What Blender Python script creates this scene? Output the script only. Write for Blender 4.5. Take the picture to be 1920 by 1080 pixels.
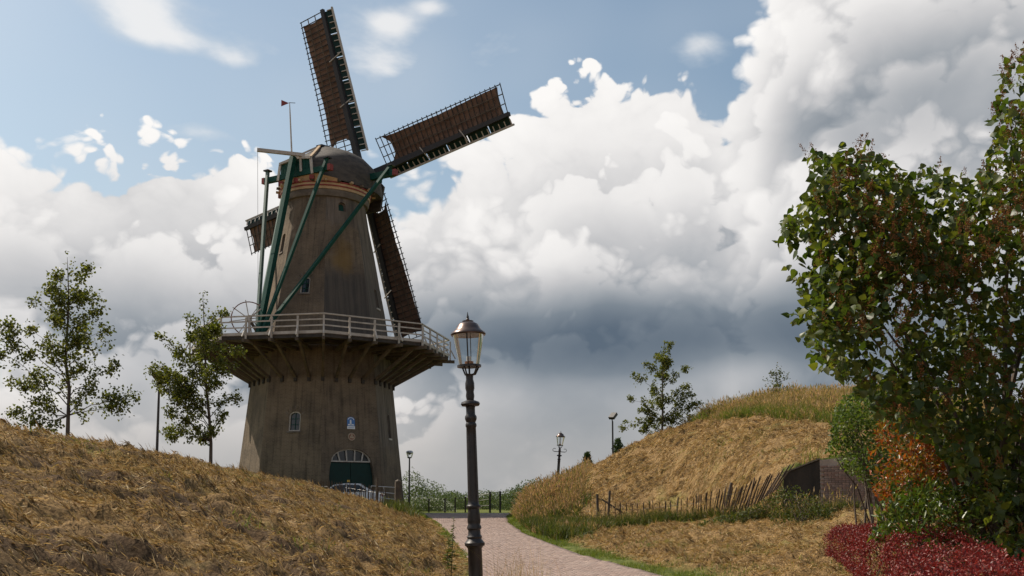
import bpy, bmesh, math, random
import numpy as np
from mathutils import Vector, Matrix
for o in list(bpy.data.objects): bpy.data.objects.remove(o)
S = bpy.context.scene
C = S.collection
R = math.radians
rng = np.random.default_rng(7)
random.seed(7)

# ------------------------------------------------------------------ camera
FPX, PITCH, HOR = 1850.0, R(5.5), 935.0
CYS = HOR - FPX*math.tan(PITCH)
EYE = Vector((0, 0, 1.6))
cam = bpy.data.cameras.new('camera'); camo = bpy.data.objects.new('camera', cam); C.objects.link(camo)
camo.location = EYE; camo.rotation_euler = (math.pi/2 + PITCH, 0, 0)
cam.sensor_width = 36; cam.lens = 36*FPX/1920; cam.shift_y = (CYS-540)/1920
cam.clip_start = .1; cam.clip_end = 12000
S.camera = camo
FW = Vector((0, math.cos(PITCH), math.sin(PITCH))); UP = Vector((0, -math.sin(PITCH), math.cos(PITCH)))
def at(px, py, Y):
    d = Vector((1, 0, 0))*((px-960)/FPX) + UP*((CYS-py)/FPX) + FW
    return EYE + d*(Y/d.y)
def proj(P):
    d = Vector(P)-EYE; z = d.dot(FW); return (960+FPX*d.x/z, CYS-FPX*d.dot(UP)/z)

# ------------------------------------------------------------------ light
SUN_AZ, SUN_EL = R(-62), R(50)          # azimuth from +Y towards +X
SUN = Vector((math.sin(SUN_AZ)*math.cos(SUN_EL), math.cos(SUN_AZ)*math.cos(SUN_EL), math.sin(SUN_EL)))
sl = bpy.data.lights.new('sun', 'SUN'); sl.energy = 5.0; sl.angle = R(.53); sl.color = (1, .90, .76)
so = bpy.data.objects.new('sun', sl); C.objects.link(so); so.rotation_euler = (-SUN).to_track_quat('-Z', 'Y').to_euler()
so.location = SUN*100
S.view_settings.view_transform = 'Standard'; S.view_settings.look = 'None'
S.view_settings.exposure = .12; S.view_settings.gamma = 1
S.render.resolution_x, S.render.resolution_y = 1024, 576

class NT:
    """tiny node-expression helper"""
    def __init__(s, tree): s.t = tree; s.n = tree.nodes; s.l = tree.links
    def new(s, typ, **kw):
        n = s.n.new(typ)
        for k, v in kw.items(): setattr(n, k, v)
        return n
    def put(s, sock, v):
        if isinstance(v, bpy.types.NodeSocket): s.l.new(v, sock)
        elif v is not None: sock.default_value = v
    def m(s, op, *a, clamp=False):
        n = s.new('ShaderNodeMath', operation=op, use_clamp=clamp)
        for i, v in enumerate(a): s.put(n.inputs[i], v)
        return n.outputs[0]
    def v(s, op, *a):
        n = s.new('ShaderNodeVectorMath', operation=op)
        for i, x in enumerate(a): s.put(n.inputs[i], x)
        return n.outputs['Value'] if op in ('DOT_PRODUCT', 'LENGTH') else n.outputs[0]
    def scale(s, a, k):
        n = s.new('ShaderNodeVectorMath', operation='SCALE'); s.put(n.inputs[0], a); s.put(n.inputs['Scale'], k); return n.outputs[0]
    def mix(s, f, a, b, mode='MIX'):
        n = s.new('ShaderNodeMix', data_type='RGBA', blend_type=mode); n.clamp_factor = True
        s.put(n.inputs['Factor'], f)
        s.put(n.inputs[6], (*a, 1) if isinstance(a, tuple) else a); s.put(n.inputs[7], (*b, 1) if isinstance(b, tuple) else b)
        return n.outputs[2]
    def ramp(s, f, lo, hi):
        n = s.new('ShaderNodeMapRange', interpolation_type='SMOOTHSTEP'); s.put(n.inputs[0], f)
        s.put(n.inputs[1], lo); s.put(n.inputs[2], hi); return n.outputs[0]
    def noise(s, vec, scale, detail=6, rough=.55, dist=0):
        n = s.new('ShaderNodeTexNoise'); s.put(n.inputs['Vector'], vec); n.inputs['Scale'].default_value = scale
        n.inputs['Detail'].default_value = detail; n.inputs['Roughness'].default_value = rough; n.inputs['Distortion'].default_value = dist
        return n.outputs['Fac']
    def curve(s, x, pts, x0, x1, y0, y1):
        t = s.m('DIVIDE', s.m('SUBTRACT', x, x0), x1-x0, clamp=True)
        n = s.new('ShaderNodeFloatCurve'); c = n.mapping.curves[0]; n.mapping.use_clip = False
        P = [((a-x0)/(x1-x0), (b-y0)/(y1-y0)) for a, b in pts]
        while len(c.points) < len(P): c.points.new(.5, .5)
        for q, (a, b) in zip(c.points, P): q.location = (a, b)
        n.mapping.update(); s.put(n.inputs['Value'], t)
        return s.m('MULTIPLY_ADD', n.outputs[0], y1-y0, y0)

def azel(px, py):
    d = at(px, py, 100)-EYE; d.normalize()
    return math.atan2(d.x, d.y), math.asin(d.z)

W = bpy.data.worlds.new('World'); S.world = W; W.use_nodes = True
def build_world():
    T = NT(W.node_tree); T.n.clear()
    geo = T.new('ShaderNodeNewGeometry'); D = T.v('NORMALIZE', T.scale(geo.outputs['Incoming'], -1.0))
    sep = T.new('ShaderNodeSeparateXYZ'); T.l.new(D, sep.inputs[0])
    az = T.m('ARCTAN2', sep.outputs[0], sep.outputs[1]); el = T.m('ARCSINE', sep.outputs[2])
    sky = T.new('ShaderNodeTexSky', sky_type='NISHITA'); sky.sun_disc = False
    sky.sun_elevation = SUN_EL; sky.sun_rotation = SUN_AZ; sky.air_density = 1.1; sky.dust_density = 2.0; sky.ozone_density = 2.0
    blue = T.mix(1.0, sky.outputs[0], SKY_TINT, 'MULTIPLY')
    stretch = T.v('MULTIPLY', D, (1, 1, 1.25))
    # height of the cloud tops round the horizon (radians), read off the photograph inside the frame
    tops = [(-2400, 300), (-1200, 120), (-500, 330), (-100, 285), (20, 262), (200, 285), (330, 265), (470, 292), (560, 345), (650, 350), (740, 330), (830, 268), (960, 230),
            (1030, 185), (1110, 150), (1200, 155), (1290, 128), (1350, 180), (1385, 205), (1402, 120), (1440, 0), (1540, -200), (1800, -300), (2400, -120), (4000, 200)]
    pts = [(azel(a, b)) for a, b in tops]
    pts = [(-3.1416, .35), (-2.2, .28), (-1.5, .42)] + pts + [(1.6, .3), (2.3, .45), (3.1416, .35)]
    topc = T.m('ADD', T.curve(az, pts, -3.1416, 3.1416, -.2, 1.0), .022)
    # cumulus: heaps one before the other, each with a crisp lit edge and a greyer foot
    wn = T.new('ShaderNodeTexNoise'); T.put(wn.inputs['Vector'], stretch); wn.inputs['Scale'].default_value = 12; wn.inputs['Detail'].default_value = 3
    warp = T.scale(T.v('SUBTRACT', wn.outputs['Color'], (.5, .5, .5)), .07)
    h = T.m('SUBTRACT', topc, el); cover = None; val = None
    for i, (drop, amp, vs, kb, kf, off) in enumerate(((.0, .0, 16, .05, .036, 0.0), (.07, .085, 12, .065, .045, 3.7), (.14, .11, 11, .075, .05, 7.9), (.22, .12, 13, .07, .05, 12.3))):
        vec = T.v('ADD', T.v('ADD', stretch, warp), (off, off*.7, off*.3))
        vor = T.new('ShaderNodeTexVoronoi', feature='F1'); T.put(vor.inputs['Vector'], vec); vor.inputs['Scale'].default_value = vs
        vor.inputs['Detail'].default_value = 2.0; vor.inputs['Roughness'].default_value = .55; vor.inputs['Lacunarity'].default_value = 2.3
        bil = T.m('SUBTRACT', .62, vor.outputs['Distance']); fin = T.m('SUBTRACT', T.noise(vec, 16, 6, .62), .5)
        d = T.m('ADD', T.m('SUBTRACT', h, drop), T.m('ADD', T.m('MULTIPLY', bil, kb*1.5), T.m('MULTIPLY', fin, kf*1.6)))
        if amp: d = T.m('ADD', d, T.m('MULTIPLY', T.m('SUBTRACT', T.noise(T.v('ADD', D, (off, 0, 0)), 4.2, 2, .5), .5), amp*2.0))
        soft = T.m('MULTIPLY_ADD', T.ramp(T.noise(T.v('ADD', D, (off, 1, 0)), 3.0, 2, .5), .35, .65), .035, .010)
        c = T.m('DIVIDE', d, soft, clamp=True)
        b = T.m('SUBTRACT', .91, T.m('MULTIPLY', T.ramp(d, .0, .17), .41))
        b = T.m('ADD', b, T.m('ADD', T.m('MULTIPLY', bil, .30), T.m('MULTIPLY', fin, .34)))
        if cover is None: cover, val = c, b
        else:
            k = T.m('MULTIPLY', c, .80); val = T.m('ADD', T.m('MULTIPLY', val, T.m('SUBTRACT', 1.0, k)), T.m('MULTIPLY', b, k))
    cover = T.m('MULTIPLY', cover, T.m('MULTIPLY', cover, T.m('SUBTRACT', 3.0, T.m('MULTIPLY', cover, 2.0))))
    # loose wisps in the blue
    wis = T.noise(T.v('MULTIPLY', D, (1, 1, 1.9)), 4.6, 5, .6, .4)
    wis2 = T.noise(T.v('MULTIPLY', D, (1, 1, 2.4)), 12, 5, .6)
    def blob(px, py, rx, ry, amp):
        a, e = azel(px, py)
        x = T.m('DIVIDE', T.m('SUBTRACT', az, a), rx/FPX); y = T.m('DIVIDE', T.m('SUBTRACT', el, e), ry/FPX)
        r2 = T.m('ADD', T.m('MULTIPLY', x, x), T.m('MULTIPLY', y, y))
        return T.m('MULTIPLY', T.m('POWER', 2.718, T.m('MULTIPLY', r2, -1.0)), amp)
    def summ(L):
        s = L[0]
        for x in L[1:]: s = T.m('ADD', s, x)
        return s
    wb = summ([blob(255, 10, 90, 55, .50), blob(330, 75, 120, 22, .26), blob(440, 115, 50, 22, .25), blob(735, 40, 50, 22, .35), blob(805, 12, 40, 16, .32),
               blob(560, 130, 130, 60, .16), blob(725, 125, 60, 45, .24), blob(950, 120, 110, 90, .12), blob(1310, 90, 60, 35, .36), blob(390, 250, 110, 25, .34),
               blob(860, 60, 250, 120, .05)])
    wcov = T.ramp(T.m('ADD', T.m('ADD', T.m('MULTIPLY', wis, .75), T.m('MULTIPLY', wis2, .35)), wb), .60, 1.02)
    hazy = T.m('MULTIPLY', T.ramp(T.noise(T.v('MULTIPLY', D, (1, 1, 1.6)), 2.2, 3, .5), .35, .75), .40)
    wcov = T.m('MAXIMUM', wcov, hazy)
    # light and shade on the deck
    depth = T.ramp(h, .0, .34)
    dark = summ([blob(1280, 630, 500, 115, 1.05), blob(960, 660, 280, 85, .55), blob(720, 580, 260, 100, .34), blob(1700, 200, 230, 95, .55), blob(1850, 90, 230, 130, .30), blob(1500, 640, 250, 110, .3),
                 blob(300, 370, 190, 50, .24), blob(120, 560, 320, 120, .36), blob(350, 690, 300, 100, .36), blob(1380, 430, 200, 70, .16), blob(1130, 430, 150, 60, .12), blob(1100, 790, 300, 40, .12)])
    outside = T.m('MULTIPLY', T.ramp(T.m('ABSOLUTE', az), .55, .8), T.m('MULTIPLY', T.ramp(T.noise(D, 2.4, 3, .5), .4, .65), T.m('MULTIPLY', depth, .7)))
    dn = T.m('ADD', dark, outside)
    dn = T.m('ADD', dn, T.m('MULTIPLY', T.m('SUBTRACT', T.noise(stretch, 6, 4, .55, .4), .5), T.m('MULTIPLY_ADD', dark, .42, .10)))
    hot = summ([blob(1250, 740, 420, 26, .0), blob(900, 480, 190, 60, .25), blob(1400, 690, 110, 40, .55), blob(1530, 470, 90, 40, .4), blob(1050, 880, 60, 25, .3)])
    sm = T.ramp(dark, .25, .95)                                   # flat rain bases lose their relief
    val = T.m('ADD', T.m('MULTIPLY', val, T.m('SUBTRACT', 1.0, T.m('MULTIPLY', sm, .55))), T.m('MULTIPLY', sm, .40))
    val = T.m('SUBTRACT', val, T.m('MULTIPLY', dn, .46))
    low = T.ramp(el, .13, .03)
    val = T.m('ADD', val, T.m('MULTIPLY', hot, .25))
    val = T.m('ADD', T.m('MULTIPLY', val, T.m('SUBTRACT', 1.0, T.m('MULTIPLY', low, .65))), T.m('MULTIPLY', low, .215))
    val = T.m('MINIMUM', T.m('MAXIMUM', val, .0), .95)
    cr = T.new('ShaderNodeValToRGB'); T.l.new(val, cr.inputs[0])
    e = cr.color_ramp.elements
    e[0].position = .0; e[0].color = (.10, .135, .18, 1); e[1].position = .92; e[1].color = (.90, .88, .86, 1)
    for p, c in ((.2, (.19, .225, .265)), (.33, (.32, .345, .375)), (.5, (.53, .53, .54)), (.7, (.77, .755, .745))): q = e.new(p); q.color = (*c, 1)
    warm = T.mix(T.m('MULTIPLY', low, .8), cr.outputs[0], T.mix(1.0, cr.outputs[0], (1.06, 1.0, .93), 'MULTIPLY'))
    wcol = T.mix(T.ramp(wcov, .2, 1.0), (.58, .63, .68), (.84, .83, .82))
    k = T.mix(1.0, warm, (10, 10, 10), 'MULTIPLY'); kw = T.mix(1.0, wcol, (10, 10, 10), 'MULTIPLY')
    col = T.mix(T.m('MULTIPLY', wcov, .85), blue, kw)
    col = T.mix(cover, col, k)
    bg = T.new('ShaderNodeBackground'); bg.inputs['Strength'].default_value = .1
    T.l.new(col, bg.inputs['Color'])
    out = T.new('ShaderNodeOutputWorld'); T.l.new(bg.outputs[0], out.inputs[0])
SKY_TINT = (1.13, 1.15, 1.03)
build_world()
W.cycles.sampling_method = 'MANUAL'; W.cycles.sample_map_resolution = 256

# ------------------------------------------------------------------ helpers
def tag(o, label=None, cat=None, group=None, kind=None):
    if label: o['label'] = label
    if cat: o['category'] = cat
    if group: o['group'] = group
    if kind: o['kind'] = kind
    return o
def link(name, me, parent=None):
    o = bpy.data.objects.new(name, me); C.objects.link(o)
    if parent is not None: o.parent = parent
    return o
def thing(name, label, cat, loc=(0, 0, 0), rz=0, group=None):
    o = bpy.data.objects.new(name, None); C.objects.link(o); o.location = loc; o.rotation_euler = (0, 0, rz)
    o.empty_display_size = .1
    return tag(o, label, cat, group)
def mesh_np(name, V, F, mat, smooth=False):
    V = np.ascontiguousarray(V, dtype=np.float32); F = np.ascontiguousarray(F, dtype=np.int32)
    me = bpy.data.meshes.new(name); n, k = F.shape
    me.vertices.add(len(V)); me.vertices.foreach_set('co', V.ravel())
    me.loops.add(n*k); me.loops.foreach_set('vertex_index', F.ravel())
    me.polygons.add(n); me.polygons.foreach_set('loop_start', np.arange(0, n*k, k, dtype=np.int32))
    if smooth: me.polygons.foreach_set('use_smooth', np.ones(n, bool))
    me.update(calc_edges=True)
    if mat: me.materials.append(mat)
    return me
class MB:
    def __init__(s): s.v = []; s.f = []
    def add(s, V, F):
        b = len(s.v); s.v += [tuple(x) for x in V]; s.f += [tuple(i+b for i in f) for f in F]; return s
    def box(s, c, d, rz=0):
        x, y, z = d[0]/2, d[1]/2, d[2]/2; c_, s_ = math.cos(rz), math.sin(rz); V = []
        for sz in (-1, 1):
            for sx, sy in ((-1, -1), (1, -1), (1, 1), (-1, 1)):
                V.append((c[0]+sx*x*c_-sy*y*s_, c[1]+sx*x*s_+sy*y*c_, c[2]+sz*z))
        return s.add(V, [(3, 2, 1, 0), (4, 5, 6, 7), (0, 1, 5, 4), (1, 2, 6, 5), (2, 3, 7, 6), (3, 0, 4, 7)])
    def beam(s, a, b, w, h=None, up=(0, 0, 1), w2=None, h2=None):
        a, b = Vector(a), Vector(b); h = h or w; w2 = w2 or w; h2 = h2 or h; d = (b-a).normalized(); u = Vector(up)
        if abs(d.dot(u)) > .98: u = Vector((0, 1, 0))
        r = d.cross(u).normalized(); u = r.cross(d).normalized(); V = []
        for P, ww, hh in ((a, w, h), (b, w2, h2)):
            for sx, sy in ((-1, -1), (1, -1), (1, 1), (-1, 1)): V.append(P + r*(sx*ww/2) + u*(sy*hh/2))
        return s.add(V, [(0, 1, 2, 3), (7, 6, 5, 4), (1, 0, 4, 5), (2, 1, 5, 6), (3, 2, 6, 7), (0, 3, 7, 4)])
    def tube(s, pts, r, n=8, caps=True):
        pts = [Vector(p) for p in pts]; rs = r if isinstance(r, (list, tuple)) else [r]*len(pts); V = []; F = []
        for i, p in enumerate(pts):
            d = (pts[min(i+1, len(pts)-1)]-pts[max(i-1, 0)]).normalized()
            u = Vector((0, 0, 1)) if abs(d.z) < .9 else Vector((1, 0, 0))
            a = d.cross(u).normalized(); b = d.cross(a).normalized()
            for k in range(n): t = 2*math.pi*k/n; V.append(p + (a*math.cos(t)+b*math.sin(t))*rs[i])
        for i in range(len(pts)-1):
            for k in range(n): F.append((i*n+k, i*n+(k+1) % n, (i+1)*n+(k+1) % n, (i+1)*n+k))
        if caps: F += [tuple(range(n-1, -1, -1)), tuple((len(pts)-1)*n+k for k in range(n))]
        return s.add(V, F)
    def lathe(s, prof, n=20, c=(0, 0, 0)):
        V = []; F = []
        for r, z in prof:
            for k in range(n): t = 2*math.pi*k/n; V.append((c[0]+r*math.cos(t), c[1]+r*math.sin(t), c[2]+z))
        for i in range(len(prof)-1):
            for k in range(n): F.append((i*n+k, i*n+(k+1) % n, (i+1)*n+(k+1) % n, (i+1)*n+k))
        F += [tuple(range(n-1, -1, -1)), tuple((len(prof)-1)*n+k for k in range(n))]
        return s.add(V, F)
    def prism(s, poly, O, ex, ey, n, d0, d1):
        O, ex, ey, n = Vector(O), Vector(ex), Vector(ey), Vector(n); k = len(poly)
        V = [O+ex*x+ey*y+n*d0 for x, y in poly]+[O+ex*x+ey*y+n*d1 for x, y in poly]
        return s.add(V, [tuple(range(k))[::-1], tuple(range(k, 2*k))]+[(i, (i+1) % k, k+(i+1) % k, k+i) for i in range(k)])
    def build(s, name, mat, parent=None, smooth=False, bevel=0):
        me = bpy.data.meshes.new(name); me.from_pydata(s.v, [], s.f); me.materials.append(mat)
        bm = bmesh.new(); bm.from_mesh(me); bmesh.ops.recalc_face_normals(bm, faces=bm.faces)
        if bevel: bmesh.ops.bevel(bm, geom=bm.edges[:], offset=bevel, segments=1, affect='EDGES', clamp_overlap=True)
        bm.to_mesh(me); bm.free()
        if smooth:
            for p in me.polygons: p.use_smooth = True
            try: me.set_sharp_from_angle(angle=R(38))
            except Exception: pass
        return link(name, me, parent)
def copy_tree(o, parent=None):
    c = o.copy(); C.objects.link(c); c.parent = parent
    for ch in list(o.children): copy_tree(ch, c)
    return c

# ------------------------------------------------------------------ noise in numpy
_perm = np.random.default_rng(3).permutation(512)
def vnoise(x, y):
    xi = np.floor(x).astype(int); yi = np.floor(y).astype(int); fx = x-xi; fy = y-yi
    fx = fx*fx*(3-2*fx); fy = fy*fy*(3-2*fy)
    h = lambda a, b: _perm[(_perm[a & 511]+b) & 511]/511.0
    return (h(xi, yi)*(1-fx)+h(xi+1, yi)*fx)*(1-fy)+(h(xi, yi+1)*(1-fx)+h(xi+1, yi+1)*fx)*fy
def fbm(x, y, o=4, g=.5):
    s = 0; a = 1; t = 0
    for i in range(o): s = s+a*vnoise(x+17.3*i, y+9.1*i); t += a; a *= g; x = x*2.03; y = y*2.03
    return s/t

# ------------------------------------------------------------------ materials
def mat(name):
    m = bpy.data.materials.new(name); m.use_nodes = True; T = NT(m.node_tree); T.n.clear()
    out = T.new('ShaderNodeOutputMaterial'); b = T.new('ShaderNodeBsdfPrincipled'); T.l.new(b.outputs[0], out.inputs[0])
    return m, T, b, out
def pm(name, c1, c2=None, scale=3.0, rough=.7, bump=0, metal=0, c3=None, stretch=(1, 1, 1), bscale=None, spec=.5):
    m, T, b, out = mat(name); tc = T.new('ShaderNodeTexCoord').outputs['Object']
    vec = T.v('MULTIPLY', tc, stretch); c2 = c2 or tuple(x*.75 for x in c1)
    f = T.noise(vec, scale, 6, .6); col = T.mix(T.ramp(f, .32, .68), c1, c2)
    if c3: col = T.mix(T.ramp(T.noise(vec, scale*3.1, 5, .65), .56, .74), col, c3)
    T.l.new(col, b.inputs['Base Color']); b.inputs['Metallic'].default_value = metal; b.inputs['Specular IOR Level'].default_value = spec
    T.put(b.inputs['Roughness'], T.m('MULTIPLY_ADD', f, .3, rough-.15, clamp=True))
    if bump:
        bn = T.new('ShaderNodeBump'); bn.inputs['Strength'].default_value = bump; bn.inputs['Distance'].default_value = .02
        T.l.new(T.noise(vec, bscale or scale*6, 5, .6), bn.inputs['Height']); T.l.new(bn.outputs[0], b.inputs['Normal'])
    return m
def leafm(name, cols, trans=.35, rough=.5, tcol=(1.3, 1.35, .5), spec=.35):
    """leaf / blade: colour varies from piece to piece, light shines through"""
    m, T, b, out = mat(name); g = T.new('ShaderNodeNewGeometry')
    cr = T.new('ShaderNodeValToRGB'); T.l.new(g.outputs['Random Per Island'], cr.inputs[0]); e = cr.color_ramp.elements
    e[0].color = (*cols[0], 1); e[-1].color = (*cols[-1], 1)
    for i in range(1, len(cols)-1): q = e.new(i/(len(cols)-1)); q.color = (*cols[i], 1)
    T.l.new(cr.outputs[0], b.inputs['Base Color']); b.inputs['Roughness'].default_value = rough; b.inputs['Specular IOR Level'].default_value = spec
    tr = T.new('ShaderNodeBsdfTranslucent'); T.l.new(T.mix(1.0, cr.outputs[0], tcol, 'MULTIPLY'), tr.inputs[0])
    mx = T.new('ShaderNodeMixShader'); mx.inputs[0].default_value = trans
    T.l.new(b.outputs[0], mx.inputs[1]); T.l.new(tr.outputs[0], mx.inputs[2]); T.l.new(mx.outputs[0], out.inputs[0])
    return m
M = {}
M['green'] = pm('green_paint', (.006, .046, .035), (.010, .064, .048), 2, .6, .1, c3=(.006, .03, .024), spec=.15)
M['doorgreen'] = pm('dark_green_paint', (.003, .022, .018), (.005, .03, .025), 2, .5, .1, spec=.2)
M['greenlight'] = pm('weathered_green_paint', (.09, .14, .115), (.055, .095, .08), 3, .5, .1)
M['white'] = pm('white_paint', (.47, .43, .385), (.35, .31, .265), 2.5, .6, .15, c3=(.25, .205, .165))
M['wood'] = pm('weathered_wood', (.12, .085, .055), (.06, .045, .032), 2, .8, .4, c3=(.10, .10, .05), stretch=(1, 1, 1))
M['darkwood'] = pm('dark_wood', (.045, .035, .027), (.022, .018, .015), 3, .8, .4)
M['cloth'] = pm('brown_sailcloth', (.19, .115, .08), (.115, .07, .05), 1.1, .85, .35, c3=(.24, .155, .11), bscale=4)
M['black'] = pm('tarred_wood', (.012, .011, .013), (.022, .019, .02), 3, .6, .2)
M['thatch'] = pm('grey_roofing', (.08, .066, .056), (.038, .034, .032), 1.4, .85, .6, c3=(.115, .088, .066), stretch=(1, 1, 2.5))
M['cream'] = pm('cream_paint', (.50, .345, .20), (.40, .27, .15), 2, .55, c3=(.26, .16, .08))
M['red'] = pm('red_paint', (.26, .028, .018), (.17, .02, .015), 2, .55)
M['cement'] = pm('grey_cement', (.17, .14, .115), (.1, .083, .07), 2, .9, .4)
M['iron'] = pm('black_iron', (.018, .015, .015), (.03, .024, .022), 6, .42, .15, metal=.2)
M['copper'] = pm('bronzed_copper', (.075, .052, .046), (.11, .077, .068), 3, .32, .05, metal=.8)
M['steel'] = pm('galvanised_steel', (.42, .43, .44), (.33, .34, .36), 4, .4, metal=.6)
M['bark'] = pm('bark', (.11, .082, .06), (.055, .042, .033), 9, .9, .6, stretch=(1, 1, .25))
M['glassdark'] = pm('dark_window_glass', (.01, .013, .016), (.02, .024, .028), 1.5, .12)
M['stake'] = pm('chestnut_stake', (.10, .062, .036), (.055, .036, .023), 5, .85, .4, c3=(.15, .11, .075))
def glass_mat():
    m, T, b, out = mat('clear_glass'); T.n.remove(b)
    tr = T.new('ShaderNodeBsdfTransparent'); tr.inputs[0].default_value = (.93, .95, .95, 1)
    gl = T.new('ShaderNodeBsdfGlossy'); gl.inputs['Roughness'].default_value = .03
    fr = T.new('ShaderNodeFresnel'); fr.inputs['IOR'].default_value = 1.45
    mx = T.new('ShaderNodeMixShader'); T.l.new(T.m('MULTIPLY', fr.outputs[0], .8), mx.inputs[0]); T.l.new(tr.outputs[0], mx.inputs[1]); T.l.new(gl.outputs[0], mx.inputs[2])
    T.l.new(mx.outputs[0], out.inputs[0]); return m
M['glass'] = glass_mat()
HAY = [(.46, .30, .135), (.60, .43, .22), (.30, .185, .085), (.66, .50, .29), (.20, .12, .058), (.53, .365, .17), (.70, .57, .37), (.38, .255, .105), (.36, .29, .10)]
M['hay'] = leafm('cut_hay', HAY, .3, .75, (1.1, 1.05, .8), .15)
M['drygrass'] = leafm('tall_dry_grass', [(.40, .26, .14), (.48, .33, .18), (.30, .22, .09), (.50, .33, .20), (.17, .18, .04), (.42, .24, .15), (.24, .21, .06), (.13, .14, .03)], .4, .7, (1.15, 1.1, .7), .15)
M['redgrass'] = leafm('reddish_grass', [(.42, .26, .16), (.48, .32, .20), (.30, .22, .09), (.38, .20, .13), (.16, .17, .04), (.44, .26, .18), (.12, .13, .03), (.2, .18, .05)], .4, .7, (1.15, 1.1, .7), .15)
M['grass'] = leafm('green_grass', [(.085, .13, .018), (.12, .165, .025), (.16, .18, .035), (.06, .10, .014), (.20, .19, .06), (.10, .14, .02)], .4, .6)
M['weed'] = leafm('weed_leaves', [(.04, .06, .014), (.065, .088, .02), (.10, .115, .03), (.03, .045, .012), (.16, .13, .05), (.055, .07, .016)], .35, .55, spec=.2)
M['elder'] = leafm('elder_leaves', [(.05, .085, .016), (.08, .125, .024), (.12, .165, .035), (.04, .065, .013), (.17, .19, .06)], .42, .5, spec=.25)
M['lime'] = leafm('lime_leaves', [(.065, .085, .017), (.10, .12, .022), (.15, .155, .03), (.05, .066, .014), (.2, .19, .055)], .42, .45)
M['lilac'] = leafm('lilac_leaves', [(.03, .052, .011), (.05, .08, .016), (.085, .115, .02), (.036, .058, .012), (.15, .165, .03), (.075, .085, .02)], .42, .42, spec=.35)
M['seed'] = leafm('dry_flower_heads', [(.15, .065, .025), (.22, .10, .038), (.11, .048, .02), (.27, .13, .05)], .2, .8, (1.2, 1, .7), .1)
M['photinia'] = leafm('orange_young_leaves', [(.30, .07, .018), (.36, .12, .025), (.22, .04, .014), (.28, .16, .03), (.13, .12, .02), (.07, .10, .015)], .4, .35, (1.3, 1.1, .5), .5)
M['laurel'] = leafm('glossy_green_leaves', [(.035, .065, .012), (.06, .10, .017), (.10, .14, .022), (.028, .05, .01), (.14, .16, .03)], .34, .34, spec=.4)
M['barberry'] = leafm('dark_red_leaves', [(.12, .014, .015), (.20, .024, .022), (.07, .010, .011), (.27, .055, .04), (.15, .018, .017), (.10, .045, .025)], .25, .45, (1.5, .6, .6), .3)
M['farleaf'] = leafm('distant_leaves', [(.05, .085, .025), (.08, .115, .035), (.11, .14, .055), (.06, .085, .035), (.14, .16, .085)], .35, .6, (1.15, 1.2, .6))
M['poplar'] = leafm('poplar_leaves', [(.03, .05, .017), (.045, .07, .022), (.025, .04, .015), (.06, .085, .03)], .3, .6)

# ------------------------------------------------------------------ ground shape
def ip(x, pts): return np.interp(x, [p[0] for p in pts], [p[1] for p in pts])
XL = [(-50, -.4), (12, -.35), (18, -.6), (24, -1.1), (33, -2.0), (42, -2.95), (50, -3.95), (61, -5.4), (75, -7)]
XR = [(-50, 3.6), (12, 3.6), (18.1, 2.84), (24, 1.7), (35, .47), (46.6, -.13), (56, -.3), (62, -.1), (75, 1)]
def zp(Y): return np.clip(.01*np.asarray(Y, float), -.3, .62)
HL = [(-50, 3.3), (20, 3.2), (25, 3.08), (30, 2.97), (35, 2.82), (40, 2.68), (45, 2.62), (49, 2.4), (53, 1.75), (56, 1.15), (62, .95), (80, .75), (140, .6)]
RIDGE = [(-2, .55), (-.2, .6), (.5, 1.35), (1.5, 1.85), (3.1, 2.42), (3.9, 3.0), (5.3, 3.75), (7.3, 4.75), (9, 5.3), (10.3, 5.75), (14, 6.5), (22, 6.6), (60, 4)]
def zg(X, Y):
    X = np.asarray(X, float); Y = np.asarray(Y, float)
    xl = ip(Y, XL); xr = ip(Y, XR); b = zp(Y); z = b.copy()+0*X
    # left rampart
    d = xl-X-.35; Wd = -13-xl; t = np.clip(d/np.maximum(-Wd, 6), 0, 1)
    g = np.sin(t*math.pi/2)**1.12
    far = ip(X, [(-60, 0), (-30, 1), (0, 1)])
    z = np.where(d > 0, b+(ip(Y, HL)-b)*g*far, z)
    # right apron, mound, sunken place before the wall
    d = X-xr; dd = np.clip(d, 0, 10)
    ap = np.where(d > 0, np.minimum(.0105*dd**2, .85), 0)*ip(Y, [(0, .6), (14, 1), (55, 1), (62, 0)])
    low = b+ap
    foot = ip(X, [(-3, 43), (0, 42.5), (2, 41), (3.2, 39), (6.5, 38.2), (8.7, 32.1), (9.75, 31.7), (16, 31), (60, 31)])
    zf = ip(X, [(7.0, 0), (8.7, 1), (60, 1)])
    topw = ip(X, [(8.7, 2.42), (9.75, 2.78), (12, 3.15), (16, 3.3), (60, 3.3)])
    base = low*(1-zf)+topw*zf
    rid = ip(X, RIDGE); ry = ip(X, [(-2, 47.5), (1, 48), (4, 50.5), (14, 51), (60, 51)])
    t = np.clip((Y-foot)/(ry-foot), 0, 1); up = base+(np.maximum(rid, base)-base)*(np.sin(t*math.pi/2)**1.15*.6+.4*t)
    back = np.clip((Y-ry-1.5)/ip(X, [(0, 6), (6, 9), (20, 22)]), 0, 1); back = back*back*(3-2*back)
    up = up*(1-back)+(b+.15)*back
    wdt = ip(X, [(6.2, .25), (7.2, 1.3), (8.3, 1.3), (8.75, .25)]); inm = np.clip((Y-foot)/wdt+np.where(wdt > .3, .6, 0), 0, 1)*ip(d, [(0, 0), (.15, .15), (.9, 1)])
    zr = low*(1-inm)+np.maximum(up, low)*inm
    return np.where(d > 0, zr, z)
def zg1(x, y): return float(zg(np.array([x]), np.array([y]))[0])
def onpath(X, Y): return (X > ip(Y, XL)-.05) & (X < ip(Y, XR)+.05) & (Y < 66)
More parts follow.
